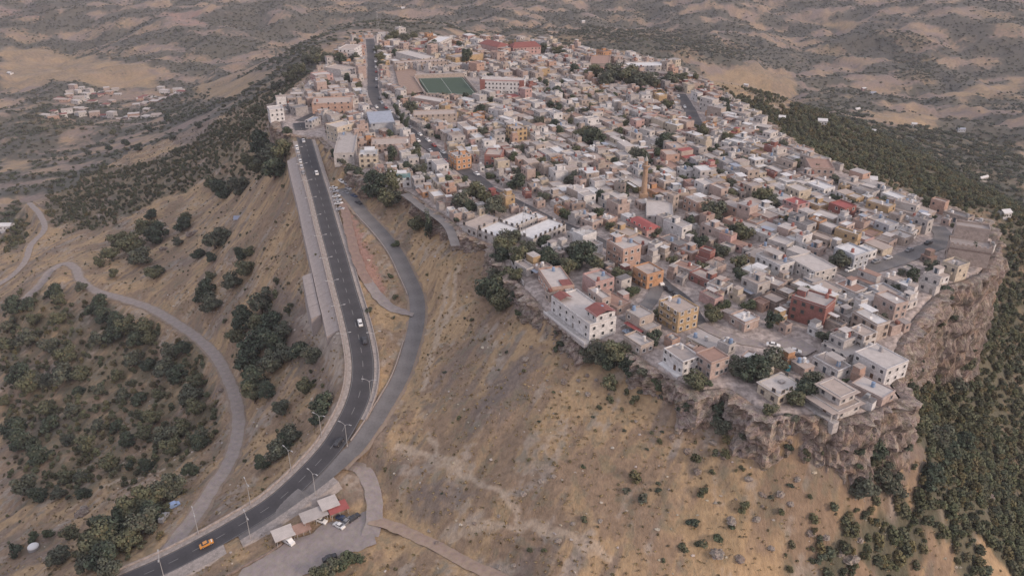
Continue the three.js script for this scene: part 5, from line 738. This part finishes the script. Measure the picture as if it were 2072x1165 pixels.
scatter([[30, 620, 36], [55, 616, 30], [110, 592, 30], [122, 606, 26], [200, 615, 32], [185, 630, 26], [215, 640, 36], [240, 650, 32], [260, 660, 36], [290, 665, 36], [275, 690, 36], [230, 680, 36], [200, 690, 32], [300, 690, 26], [350, 715, 36], [335, 745, 42], [370, 705, 32], [400, 770, 32], [390, 800, 42], [395, 830, 36], [360, 760, 36], [300, 740, 32], [270, 730, 32], [240, 760, 26], [160, 790, 26], [200, 790, 20], [130, 760, 42], [160, 760, 32], [40, 760, 46], [60, 780, 42], [90, 770, 32], [10, 812, 22], [30, 870, 46], [50, 890, 46], [90, 830, 32], [100, 860, 36], [85, 920, 42], [140, 890, 26], [180, 900, 36], [200, 860, 26], [235, 865, 26], [260, 890, 32], [290, 880, 32], [310, 850, 32], [340, 880, 42], [350, 905, 36], [365, 870, 36], [405, 895, 32], [410, 880, 20], [385, 950, 32], [300, 940, 30], [220, 940, 32], [260, 945, 18], [140, 965, 32], [165, 965, 26], [55, 985, 42], [80, 1000, 32], [120, 1000, 26], [170, 1000, 26], [140, 720, 34], [100, 700, 34], [60, 690, 36], [20, 700, 34], [150, 830, 28], [280, 810, 26], [250, 800, 24], [320, 800, 26], [20, 660, 30], [120, 650, 28], [70, 650, 26]], (d) => d > 33 ? 'grey-green oak on the scrubby hillside' : 'grey-green oak bush on the scrubby hillside', 'oaks on the hillside inside the gravel road');
scatter([[330, 1000, 50], [352, 985, 42], [300, 1020, 52], [270, 1042, 52], [230, 1080, 60], [200, 1100, 60], [250, 1060, 52], [210, 1130, 56], [262, 1090, 46], [290, 1062, 50], [180, 1140, 42], [312, 1040, 42], [228, 1155, 42]], () => 'green leafy tree in the dense row', 'trees in the row beside the gravel road', { tall: 1.15 });
scatter([[140, 1082, 26], [112, 1130, 32], [132, 1120, 26], [68, 1090, 20], [30, 1120, 26], [100, 1080, 18]], () => 'small bush on the earth bank below the tree row', 'bushes on the earth bank');
scatter([[1000, 590, 62], [1020, 572, 46], [985, 586, 36], [1010, 615, 42], [1005, 560, 36], [1035, 600, 30]], () => 'dark leafy tree at the foot of the western rim', 'trees at the foot of the western rim');
scatter([[1245, 710, 56], [1212, 706, 50], [1277, 728, 42], [1192, 712, 36], [1302, 752, 32], [1230, 725, 36], [1330, 778, 24]], () => 'dark tree in the cliff-foot thicket', 'trees in the thicket under the white villa', { k: 0.5 });
scatter([[1230, 780, 30], [1390, 822, 42], [1402, 772, 42], [1450, 836, 36], [1456, 860, 36], [1560, 832, 26], [1545, 900, 24], [1600, 850, 26]], () => 'dark bush clinging to the cliff foot', 'bushes at the cliff foot');
scatter([[1180, 1045, 28], [1180, 940, 20], [1500, 942, 22], [1270, 985, 32], [1332, 985, 26], [1300, 1002, 46], [1290, 960, 32], [1400, 1050, 42], [1422, 1090, 50], [1452, 1080, 50], [1380, 1100, 42], [1480, 1060, 32], [1560, 1000, 26], [1600, 976, 26], [1440, 950, 26], [1265, 868, 16], [895, 995, 14], [1090, 850, 12], [1310, 905, 14], [1340, 870, 14], [1010, 745, 12], [1025, 710, 16], [940, 640, 14], [900, 750, 14], [1120, 790, 16], [1200, 840, 14]], (d) => d > 30 ? 'greyish bush on the dry grass slope' : 'small low shrub on the dry grass slope', 'shrubs on the dry grass slope', { kind: 'bush', f: 0.75, tall: 0.62 });
scatter([[700, 1140, 32], [672, 1152, 32], [652, 1162, 36], [722, 1130, 26], [686, 1146, 28]], () => 'green hedge bush', 'hedge bushes at the parking ground');
scatter([[840, 456, 30], [765, 385, 52], [790, 376, 42], [780, 410, 36], [802, 400, 32], [750, 362, 32], [712, 345, 24], [725, 355, 22], [680, 312, 20], [695, 325, 22]], () => 'dark tree on the bank above the lower road', 'trees on the bank above the lower road');
treeAt(870, 470, 15, 'slim dark cypress on the bank above the lower road', null, { kind: 'cypress', k: 0.9 });
scatter([[745, 630, 14], [790, 560, 12], [800, 495, 14], [800, 600, 12], [640, 560, 12]], () => 'shrub beside the reddish earth strip', 'shrubs beside the earth strip');
scatter([[1900, 600, 42], [1907, 640, 42], [1880, 700, 32], [1870, 660, 36], [1740, 872, 46], [1762, 902, 52], [1752, 932, 46], [1722, 912, 36], [1782, 962, 52], [1802, 985, 52], [1742, 985, 52], [1900, 830, 46], [1890, 880, 50], [1910, 920, 50], [1880, 970, 50], [1930, 780, 46], [1945, 740, 44], [1960, 860, 50], [1940, 900, 46]], () => 'dark green tree under the eastern cliff', 'trees under the eastern cliff');
scatter([[520, 275, 28], [505, 255, 26], [570, 200, 26], [590, 160, 26], [610, 145, 26], [625, 125, 24], [560, 175, 22], [520, 225, 24], [590, 140, 22], [580, 265, 20], [520, 340, 34], [500, 330, 30], [340, 240, 14], [300, 260, 14], [255, 290, 14], [350, 280, 12], [280, 300, 14], [220, 300, 14], [180, 310, 12], [400, 255, 14], [360, 305, 14], [230, 270, 12]], () => 'dark oak under the western rim', 'oaks under the western rim');
// ---------------------------------------------------------------- woods and scrub that read as one mass
{
  const r = rngOf(401), lowCrown = crown(60, 6, 5, 6, 130, 1.35, [0.07, 0.082, 0.058], 0.4), nearCrown = crown(61, 5, 4.6, 7, 420, 0.75, [0.082, 0.09, 0.056], 0.4), tuft = crown(62, 1.2, 0.8, 3, 44, 0.4, [0.12, 0.105, 0.06], 0.05), grassTuft = crown(63, 1.4, 0.5, 4, 40, 0.32, [0.27, 0.205, 0.12], 0.02), chip = new THREE.IcosahedronGeometry(0.5, 1);
  { const p = chip.attributes.position, col = []; for (let i = 0; i < p.count; i++) { const k = 1 + 0.5 * N3(p.getX(i) * 2, p.getY(i) * 2, p.getZ(i) * 2); p.setXYZ(i, p.getX(i) * k, p.getY(i) * k * 0.6, p.getZ(i) * k); col.push(0.36, 0.315, 0.28); } chip.setAttribute('color', new THREE.Float32BufferAttribute(col, 3)); chip.computeVertexNormals(); }
  const roadClear = (x, z) => { const n = roadsNear(x, z); for (const k in n) if (n[k][0] < n[k][2] + 1.6) return false; return true; };
  const inView = (x, z) => { const q = toPhoto(V(x, -80, z)); return q[0] > -420 && q[0] < 2500 && q[1] > -160 && q[1] < 1500; };
  const sets = { oak_woods: [nearCrown, [], 'dense oak woods covering the steep slopes round the rock'], dry_scrub: [tuft, [], 'low dry scrub dotted over the slopes'], dry_grass: [grassTuft, [], 'clumps of golden dry grass on the slopes'], loose_stones: [chip, [], 'loose grey stones scattered over the slopes'], distant_scrub: [lowCrown, [], 'dark scrub and oak woods on the far hills'] };
  const put = (k, x, z, s, sy) => { const y = height(x, z); sets[k][1].push([x, y - 0.1, z, s, sy, r() * 6.28, span(0.75, 1.3, r)]); };
  for (let x = -440; x < 420; x += 3.4) for (let z = -900; z < -130; z += 3.4) {
    const X = x + span(-1.6, 1.6, r), Z = z + span(-1.6, 1.6, r), k = r(); if (!inView(X, Z)) continue; const sd = rimDistance(X, Z); if (sd < (X > 122 ? 3 : 5) || !roadClear(X, Z)) continue;
    const w = woodsAt(X, Z, sd), patch = fbm(X / 34 + 5, Z / 34, 3);
    if (w && k < w * (0.25 + 0.75 * smooth(-0.35, 0.25, patch + w - 0.55)) * 0.85) { const s = span(0.5, 1.05, r) * (w > 0.75 && X > 0 ? 1.1 : 0.88); put('oak_woods', X, Z, s, s * span(0.8, 1.15, r)); }
    else if (sd < 11 && Z > -300 && X > 30 && k < 0.42) { const s = span(0.4, 0.85, r); put('oak_woods', X, Z, s, s); }
    else if (k > (X < -70 ? 0.955 : 0.985) - 0.03 * smooth(0.0, 0.5, patch)) { const s = span(0.25, 0.5, r); put('oak_woods', X, Z, s, s * 0.8); }
    else if (k > 0.78) put('dry_scrub', X, Z, span(0.5, 1.5, r), span(0.5, 1.2, r));
  }
  for (let x = 88; x < 215; x += 1.9) for (let z = -262; z < -148; z += 1.9) { // the steep corner under the cliff is thickly grown
    const X = x + span(-0.9, 0.9, r), Z = z + span(-0.9, 0.9, r), sd = rimDistance(X, Z); if (sd < 4 || !woodsAt(X, Z, sd) || r() > 0.42 + 0.35 * N2(X / 14, Z / 14)) continue; const s = span(0.35, 0.95, r); put('oak_woods', X, Z, s, s * span(0.85, 1.25, r));
  }
  for (let x = -200; x < 150; x += 1.7) for (let z = -420; z < -120; z += 1.7) {
    const X = x + span(-0.8, 0.8, r), Z = z + span(-0.8, 0.8, r), k = r(), q = toPhoto(V(X, -45, Z)); if (q[0] < -100 || q[0] > 2170 || q[1] > 1280) continue; const n = N2(X / 9, Z / 9) + 0.6 * N2(X / 27, Z / 27 + 5); if (k > 0.34 + 0.3 * n && k < 0.955) continue; const sd = rimDistance(X, Z); if (sd < 3 || !roadClear(X, Z)) continue;
    if (k >= 0.955) put('loose_stones', X, Z, span(0.35, 1.3, r) * (n < -0.4 ? 1.3 : 0.8), span(0.4, 1.0, r)); else if (n > -0.5) put('dry_grass', X, Z, span(0.6, 1.5, r), span(0.5, 1.3, r));
  }
  for (let x = -1900; x < 1900; x += 7) for (let z = -3000; z < -350; z += 7) {
    if (x > -440 && x < 420 && z > -900) continue; const X = x + span(-4, 4, r), Z = z + span(-4, 4, r), k = r(); if (!inView(X, Z)) continue;
    const w = woodsAt(X, Z), f = smooth(-0.22, 0.12, fbm(X / 190 + 7, Z / 80 - 3, 5) + 0.16 * N2(X / 13, Z / 13)); if (!w && GOLD.some((P) => inPoly(P, X, Z))) continue;
    if (k < Math.max(w > 0.7 ? 0.92 : w * (0.6 + 0.4 * f), f * f * 0.8, 0.025)) { const s = span(0.45, 1.15, r) * (w > 0.7 ? 1.25 : 1); put('distant_scrub', X, Z, s, s * span(0.6, 0.95, r)); }
  }
  const m = new THREE.Matrix4(), q = new THREE.Quaternion(), e = new THREE.Euler(), c = new THREE.Color();
  for (const [name, [g, list, label]] of Object.entries(sets)) {
    const I = shade(new THREE.InstancedMesh(g, leafMat, list.length)); I.name = name; I.userData = { kind: 'stuff', label, category: 'vegetation' };
    list.forEach(([x, y, z, s, sy, a, t], i) => { m.compose(V(x, y, z), q.setFromEuler(e.set(0, a, 0)), V(s, sy, s)); I.setMatrixAt(i, m); I.setColorAt(i, (() => { const dry = name === 'dry_grass' || name === 'loose_stones', o = dry ? span(0.95, 1.05, r) : r() < 0.3 ? span(1.1, 1.5, r) : span(0.92, 1.12, r); return c.setRGB(t * o, t * (0.7 + 0.3 * o), t * span(0.82, 1.05, r)); })()); });
    scene.add(I); console.log(name, list.length);
  }
}
// ---------------------------------------------------------------- village in the valley, scattered far houses
{
  const r = rngOf(55), spots = [], areas = [[[118, 186], [232, 176], [242, 205], [205, 224], [150, 222], [118, 205]], [[88, 232], [120, 222], [180, 224], [200, 236], [150, 246], [95, 246]], [[268, 196], [330, 178], [376, 174], [382, 190], [300, 214], [270, 214]], [[200, 226], [300, 222], [320, 236], [220, 240]]].map(poly);
  const walls = [['white', 0.2], ['off-white', 0.25], ['pinkish tan', 0.25], ['salmon', 0.15], ['pale grey', 0.15]];
  for (let k = 0; k < 6000 && spots.length < 86; k++) { const P = pick(areas, r), xs = P.map((p) => p.x), zs = P.map((p) => p.z), x = span(Math.min(...xs), Math.max(...xs), r), z = span(Math.min(...zs), Math.max(...zs), r); if (inPoly(P, x, z) && spots.every(([a, b]) => Math.hypot(a - x, b - z) > 13)) spots.push([x, z]); }
  spots.forEach(([x, z], i) => { let k = r(), wall = walls[0][0]; for (const [n, s] of walls) { wall = n; if ((k -= s) < 0) break; } const w = span(9, 17, r), d = span(8, 12, r), n = r() < 0.6 ? 1 : 2, H = n * 3.2, roof = r() < 0.25 ? 'red-tiled' : r() < 0.5 ? 'tan' : 'pale';
    const g = thing('village_house', `tiny ${wall} house with a ${roof} roof in the valley village`, 'house', V(x, height(x, z), z), span(-0.6, 0.6, r), 'houses of the valley village');
    mesh('wall', new Buf().box(-w / 2, w / 2, -3, H, -d / 2, d / 2).geo(), wallMat(wall), g); mesh('roof', boxGeo(-w / 2 - 0.3, w / 2 + 0.3, H + 0.003, H + 0.35, -d / 2 - 0.3, d / 2 + 0.3), roofMat(roof), g); for (let q = 0; q < 3; q++) { const v = mesh('window', WIN.hole, M.glass, g); v.position.set(-w / 3 + q * w / 3, 1, d / 2 + 0.003); } });
  [[20, 150, 26, 14, 'white', 'white farm building alone on the golden valley slope'], [1664, 251, 18, 12, 'white', 'white farmhouse beside the woods east of the rock'], [1767, 191, 22, 10, 'pale blue', 'long house with a pale blue roof in the eastern valley'], [1748, 182, 18, 12, 'pink', 'pink house in the eastern valley'], [1735, 224, 24, 8, 'white', 'long white shed in the eastern valley'], [1768, 270, 10, 8, 'white', 'tiny white hut above the eastern woods'], [1582, 245, 12, 8, 'white', 'small white hut close under the eastern rim'], [1945, 265, 26, 10, 'pale blue', 'pale metal-roofed barn among the eastern fields'], [2032, 438, 14, 10, 'white', 'white house in the woods behind the stone fort'], [1990, 365, 30, 5, 'pale grey', 'narrow pale roofs in the eastern woods'], [1735, 360, 10, 9, 'ochre', 'small ochre-roofed hut on the wooded slope under the rim'], [1762, 372, 14, 10, 'white', 'white tent-like house on the wooded slope under the rim'], [14, 462, 22, 14, 'white', 'white-roofed house among dark trees in the valley'], [815, 18, 20, 8, 'white', 'white shed on the far hillside'], [1180, 46, 20, 8, 'off-white', 'pale shed on the far hillside'], [1510, 175, 18, 9, 'off-white', 'pale hut at the foot of the far rim'], [1850, 255, 16, 9, 'off-white', 'pale hut at the edge of the eastern fields']].forEach(([u, v, w, d, wall, label], i) => {
    const p = ground(u, v), g = thing('farm_house', label, 'house', p, (i % 5) * 0.25 - 0.5); w *= 0.42; d *= 0.55; mesh('wall', new Buf().box(-w / 2, w / 2, -3, 3.6, -d / 2, d / 2).geo(), wallMat(wall), g); const b = new Buf(), h = 5.2; b.quad([-w / 2 - 0.4, 3.61, d / 2 + 0.4], [w / 2 + 0.4, 3.61, d / 2 + 0.4], [w / 2 + 0.4, h, 0], [-w / 2 - 0.4, h, 0]); b.quad([w / 2 + 0.4, 3.61, -d / 2 - 0.4], [-w / 2 - 0.4, 3.61, -d / 2 - 0.4], [-w / 2 - 0.4, h, 0], [w / 2 + 0.4, h, 0]); mesh('roof', b.geo(), roofMat(wall === 'pale blue' ? 'blue' : wall === 'ochre' ? 'rust' : 'white'), g); for (let q = 0; q < 3; q++) { const m = mesh('window', WIN.hole, M.glass, g); m.position.set(-w / 3 + q * w / 3, 1, d / 2 + 0.003); } });
}
{ // bushes rooted on the cliff face
  const r = rngOf(91), q = CLIFF; let n = 0; for (let k = 0; k < 4000 && n < 44; k++) { const i = Math.floor(r() * q.n), j = 4 + Math.floor(r() * (q.R - 6)), o = (i * (q.R + 1) + j) * 3, p = V(q.pos[o], q.pos[o + 1], q.pos[o + 2]), s = toPhoto(p); if (p.z < -340 || s[1] < 560 || s[0] < 1040 || s[0] > 2040 || p.y > -1.5 || p.y < height(p.x, p.z) - 0.3) continue; p.y -= 0.7; plant('bush', p, span(1.8, 3.8, r), 'dark bush rooted in the cliff face near ' + spotNear(p), 'bushes on the cliff face'); n++; }
}
// ---------------------------------------------------------------- sheds at the parking ground
function shed(u, v, w, d, h, turn, roof, wall, label) {
  const p = ground(u, v), g = thing('roadside_shed', label, 'shed', V(p.x, p.y, p.z), turn), b = new Buf(); b.quad([-w / 2 - 0.4, h - 0.25, d / 2 + 0.6], [w / 2 + 0.4, h - 0.25, d / 2 + 0.6], [w / 2 + 0.4, h + 0.35, -d / 2 - 0.3], [-w / 2 - 0.4, h + 0.35, -d / 2 - 0.3]); b.box(-w / 2 - 0.4, w / 2 + 0.4, h - 0.37, h - 0.26, d / 2 + 0.5, d / 2 + 0.6);
  mesh('roof', b.geo(), roofMat(roof), g); mesh('back_wall', new Buf().box(-w / 2, w / 2, -1, h + 0.1, -d / 2, -d / 2 + 0.2).geo(), wallMat(wall), g); for (const s of [-1, 1]) mesh('side_wall', new Buf().box(s * w / 2 - 0.1, s * w / 2 + 0.1, -1, h - 0.2, -d / 2 + 0.21, d / 2 - 1).geo(), wallMat(wall), g);
  for (const s of [-1, 0, 1]) mesh('post', new Buf().box(s * (w / 2 - 0.2) - 0.07, s * (w / 2 - 0.2) + 0.07, -0.5, h - 0.3, d / 2 + 0.2, d / 2 + 0.34).geo(), M.steel, g); mesh('counter', new Buf().box(-w / 2 + 0.4, w / 2 - 0.4, 0, 1, 0.1, 0.7).geo(), wallMat('brown'), g);
}
shed(574, 1090, 6, 4.4, 2.7, 0.55, 'pale', 'brown', 'grey-roofed open shed at the end of the parking ground'); shed(611, 1078, 4.6, 3.2, 2.4, 0.55, 'rust', 'cream', 'small cream stall between the two grey roofs'); shed(636, 1052, 8, 4, 2.7, 0.55, 'concrete', 'grey', 'long grey canopy over parked cars'); shed(684, 1038, 6, 3.6, 2.8, 0.55, 'red-metal', 'salmon', 'red-roofed shed at the top of the parking ground'); shed(666, 1030, 5.5, 4.5, 2.9, 0.55, 'pale', 'pink', 'pinkish-roofed shed behind the red-roofed one');
// ---------------------------------------------------------------- boulders, water tank on the slope, mast
{
  const variants = [1, 2, 3].map((s) => { const g = new THREE.IcosahedronGeometry(1, 3), p = g.attributes.position; for (let i = 0; i < p.count; i++) { const v = V(p.getX(i), p.getY(i), p.getZ(i)), k = 1 + 0.32 * N3(v.x * 1.3 + s * 9, v.y * 1.3, v.z * 1.3) + 0.14 * N3(v.x * 3.4, v.y * 3.4 + s, v.z * 3.4); p.setXYZ(i, v.x * k, v.y * k * 0.7, v.z * k); } g.computeVertexNormals(); return g; });
  const rm = [mat('boulder a', [0.40, 0.36, 0.33], { map: rockMap }), mat('boulder b', [0.33, 0.28, 0.25], { map: rockMap })], r = rngOf(66);
  const stone = (u, v, d, label, group) => { const p = ground(u, v), m = mesh('boulder', pick(variants, r), pick(rm, r), scene), s = d / 2 / pxPerM(p); m.position.set(p.x, p.y + s * 0.15, p.z); m.scale.set(s * span(0.8, 1.3, r), s, s * span(0.8, 1.3, r)); m.rotation.y = r() * 6; m.userData = { label, category: 'boulder', group }; };
  for (const [u, v, d] of [[1480, 1055, 20], [1532, 1052, 16], [1452, 1122, 24], [1497, 1132, 20], [1720, 1132, 30], [1700, 1120, 18], [1985, 985, 22], [2000, 1005, 18], [1600, 1020, 12], [1640, 1080, 16], [1560, 1110, 14]]) stone(u, v, d, 'pale limestone boulder among shrubs below the cliff', 'boulders below the cliff');
  for (const [u, v, d] of [[1060, 1000, 12], [1095, 975, 12], [1120, 965, 10], [1010, 1045, 10], [870, 1075, 12], [885, 1100, 10], [1130, 1095, 12], [1010, 1150, 14], [1040, 1145, 12], [960, 1060, 9], [1160, 1060, 10], [1215, 1055, 10]]) stone(u, v, d, 'small grey rock on the dry grass slope', 'rocks on the dry grass slope');
  for (const [u, v, d] of [[165, 1042, 26], [170, 1030, 18], [270, 470, 12], [385, 475, 16], [395, 470, 12], [330, 505, 14], [200, 440, 14], [445, 790, 12]]) stone(u, v, d, 'grey rock on the scrubby hillside', 'rocks on the scrubby hillside');
  for (let i = 0; i < 60; i++) { const k = r() * 13, a = RIM[Math.floor(k)], b = RIM[Math.floor(k) + 1], c = a.clone().lerp(b, k % 1), o = V(span(-6, 6, r), 0, span(3, 14, r)), x = c.x + o.x, z = c.z + o.z; if (rimDistance(x, z) < 5) continue; const m = mesh('boulder', pick(variants, r), pick(rm, r), scene), s = span(0.35, 1.3, r); m.position.set(x, height(x, z) + s * 0.15, z); m.scale.set(s * span(0.8, 1.3, r), s, s); m.rotation.y = r() * 6; m.userData = { label: 'fallen rock at the foot of the limestone cliff', category: 'boulder', group: 'fallen rocks at the cliff foot' }; }
  { const p = ground(68, 1112), g = thing('water_tank', 'pale domed water tank on the lower hillside', 'tank', p); const c = new THREE.CylinderGeometry(2.1, 2.1, 2, 20); c.translate(0, 0.6, 0); mesh('body', c, tankMats[2][1], g); const d = new THREE.SphereGeometry(2.1, 20, 8, 0, 6.3, 0, 1.57); d.scale(1, 0.5, 1); d.translate(0, 1.603, 0); mesh('dome', d, tankMats[0][1], g); }
  { const p = ground(480, 442), g = thing('tent', 'small blue-grey tarpaulin tent on the dry slope', 'tent', p), b = new Buf(); b.quad([-2.4, -0.2, 1.6], [2.4, -0.2, 1.6], [2.2, 1.9, 0], [-2.2, 1.9, 0]); b.quad([2.4, -0.2, -1.6], [-2.4, -0.2, -1.6], [-2.2, 1.9, 0], [2.2, 1.9, 0]); mesh('sheet', b.geo(), mat('tarp', [0.3, 0.33, 0.42]), g); const q = new THREE.CylinderGeometry(0.05, 0.05, 2, 6); q.translate(2.1, 0.9, 0); mesh('pole', q, M.steel, g); }
  for (const [u, v, h, label] of [[765, 64, 22, 'tall lattice radio mast at the head of the town'], [1060, 505, 20, 'thin lattice mast beside the white-roofed college']]) {
    const q = at(u, v, 0), g = thing('radio_mast', label, 'mast', V(q.x, tableTop(q.x, q.z), q.z)), b = new Buf(); for (const [x, z] of [[-1, -1], [1, -1], [1, 1], [-1, 1]]) { b.quad([x * 1.1 - 0.09, 0, z * 1.1], [x * 1.1 + 0.09, 0, z * 1.1], [x * 0.2 + 0.06, h, z * 0.2], [x * 0.2 - 0.06, h, z * 0.2]); b.quad([x * 1.1, 0, z * 1.1 - 0.09], [x * 1.1, 0, z * 1.1 + 0.09], [x * 0.2, h, z * 0.2 + 0.06], [x * 0.2, h, z * 0.2 - 0.06]); }
    mesh('leg', b.geo(), M.steel, g); for (let k = 1; k < 9; k++) { const s = 1.1 - 0.9 * k / 9, y = h * k / 9; const c = mesh('brace', new Buf().box(-s, s, y, y + 0.1, -s - 0.05, -s + 0.05).box(-s, s, y, y + 0.1, s - 0.05, s + 0.05).box(-s - 0.05, -s + 0.05, y, y + 0.1, -s, s).box(s - 0.05, s + 0.05, y, y + 0.1, -s, s).geo(), M.steel, g); c.name = 'brace'; } const a = new THREE.CylinderGeometry(0.04, 0.06, 4, 6); a.translate(0, h + 2, 0); mesh('antenna', a, M.steel, g);
  }
}
// tarpaulins, a teal tank, garden and roadside walls
{
  const r = rngOf(123), sheetGeo = (s, w, d) => { const g = new THREE.PlaneGeometry(w, d, 10, 8); g.rotateX(-Math.PI / 2); const p = g.attributes.position; for (let i = 0; i < p.count; i++) p.setY(i, 0.75 + 0.45 * N2(p.getX(i) * 0.9 + s, p.getZ(i) * 0.9) + 0.18 * N2(p.getX(i) * 2.6, p.getZ(i) * 2.6 + s)); g.computeVertexNormals(); return g; };
  for (const [u, v, w, d2, k, label] of [[1287, 664, 5, 3, [0.10, 0.17, 0.30], 'crumpled blue tarpaulin on the rim beside the white villa'], [1272, 672, 4, 2.4, [0.28, 0.33, 0.40], 'grey-blue tarpaulin on the rim beside the white villa'], [1548, 596, 5, 3.4, [0.10, 0.17, 0.32], 'blue tarpaulin between houses by the red brick building'], [1530, 590, 3.4, 2.6, [0.12, 0.2, 0.36], 'smaller blue tarpaulin between houses by the red brick building']]) {
    const q = at(u, v, 0.5), g = thing('tarpaulin', label, 'tarpaulin', V(q.x, tableTop(q.x, q.z), q.z), r() * 3), m = mat('tarp' + k[0] + k[1], k, { side: THREE.DoubleSide, roughness: 0.6 }); mesh('sheet', sheetGeo(u, w, d2), m, g); const b = new Buf(); for (const x of [-w * 0.3, w * 0.3]) b.box(x - 0.4, x + 0.4, -0.3, 0.55, -0.5, 0.5); mesh('crate', b.geo(), wallMat('brown'), g).name = 'covered_goods';
  }
  { const q = at(1594, 744, 0.8), g = thing('tank', 'teal painted water tank beside the cream bungalow', 'tank', V(q.x, tableTop(q.x, q.z), q.z)), c = new THREE.CylinderGeometry(1, 1, 1.5, 18); c.translate(0, 0.75, 0); mesh('body', c, mat('tealtank', [0.10, 0.36, 0.40]), g); const l = new THREE.CylinderGeometry(0.3, 1.02, 0.25, 18); l.translate(0, 1.63, 0); mesh('lid', l, mat('tealtank', [0.10, 0.36, 0.40]), g); }
  const wall = (pts, y, h, m, label) => { const p = new THREE.CatmullRomCurve3(pts.map(([u, v]) => (y === null ? ground(u, v) : at(u, v, y))), false, 'centripetal').getSpacedPoints(26); for (const q of p) q.y = y === null ? height(q.x, q.z) : tableTop(q.x, q.z); wallOf('garden_wall', label, 'wall', p, [[-0.16, -0.8], [-0.16, h], [0.16, h], [0.16, -0.8]], 5, m); };
  wall([[1256, 668], [1290, 654], [1303, 640], [1288, 626], [1266, 622]], 0, 1.2, wallMat('off-white'), 'curved pale garden wall beside the white villa'); wall([[570, 1102], [545, 1120], [505, 1142], [455, 1168]], null, 0.9, wallMat('brown'), 'dark rubble wall at the edge of the parking ground'); wall([[1060, 575], [1040, 545], [1030, 520], [1008, 500]], 0, 1.3, wallMat('pale grey'), 'pale boundary wall along the western rim');
}
// cars along the town streets
{
  const r = rngOf(88), tones = [['white', [0.7, 0.69, 0.67]], ['silver', [0.45, 0.45, 0.46]], ['white', [0.7, 0.69, 0.67]], ['black', [0.03, 0.03, 0.035]], ['grey', [0.2, 0.2, 0.21]], ['red', [0.3, 0.04, 0.03]]];
  const along = (i, a, b, n, side, text, group) => { const [path, w] = streetPaths[i], D = dirs(path); for (let k = 0; k < n; k++) { const j = Math.floor(mix(a, b, (k + r() * 0.5) / n) * (path.length - 2)) + 1, o = side * (w / 2 - 1.2), p = V(path[j].x + D[j][0] * o, path[j].y, path[j].z + D[j][1] * o), t = V(path[j + 1].x + D[j][0] * o, 0, path[j + 1].z + D[j][1] * o), [c, rgb] = pick(tones, r); car(c, rgb, p, t, c + ' car ' + text, group); } };
  along(0, 0.1, 0.5, 8, 1, 'on the upper main street by the football pitch', 'cars on the upper main street'); along(0, 0.55, 0.98, 14, 1, 'parked along the middle of the main street', 'cars parked along the main street'); along(0, 0.6, 0.95, 6, -1, 'parked along the middle of the main street', 'cars parked along the main street'); along(1, 0.6, 0.95, 9, -1, 'parked on the lower main street by the orange and white house', 'cars parked on the lower main street');
  along(3, 0.05, 0.8, 5, 1, 'on the street below the stone fort', 'cars below the stone fort'); along(4, 0.1, 0.9, 3, -1, 'on the far side street', 'cars on the far side street');
  for (const [u, v, c, rgb, l] of [[1565, 700, 'white', [0.7, 0.69, 0.67], 'white car parked in the dirt square'], [1608, 712, 'silver', [0.45, 0.45, 0.46], 'silver car parked in the dirt square']]) { const q = at(u, v, 0.5), m = scene.getObjectByName('dirt_square'); m.geometry.computeBoundingBox(); q.y = m.geometry.boundingBox.max.y + 0.01; car(c, rgb, q, V(q.x + 3, 0, q.z + 1), l, null); }
}
scene.traverse((o) => { if (o.isMesh) shade(o); });
renderer.render(scene, camera);
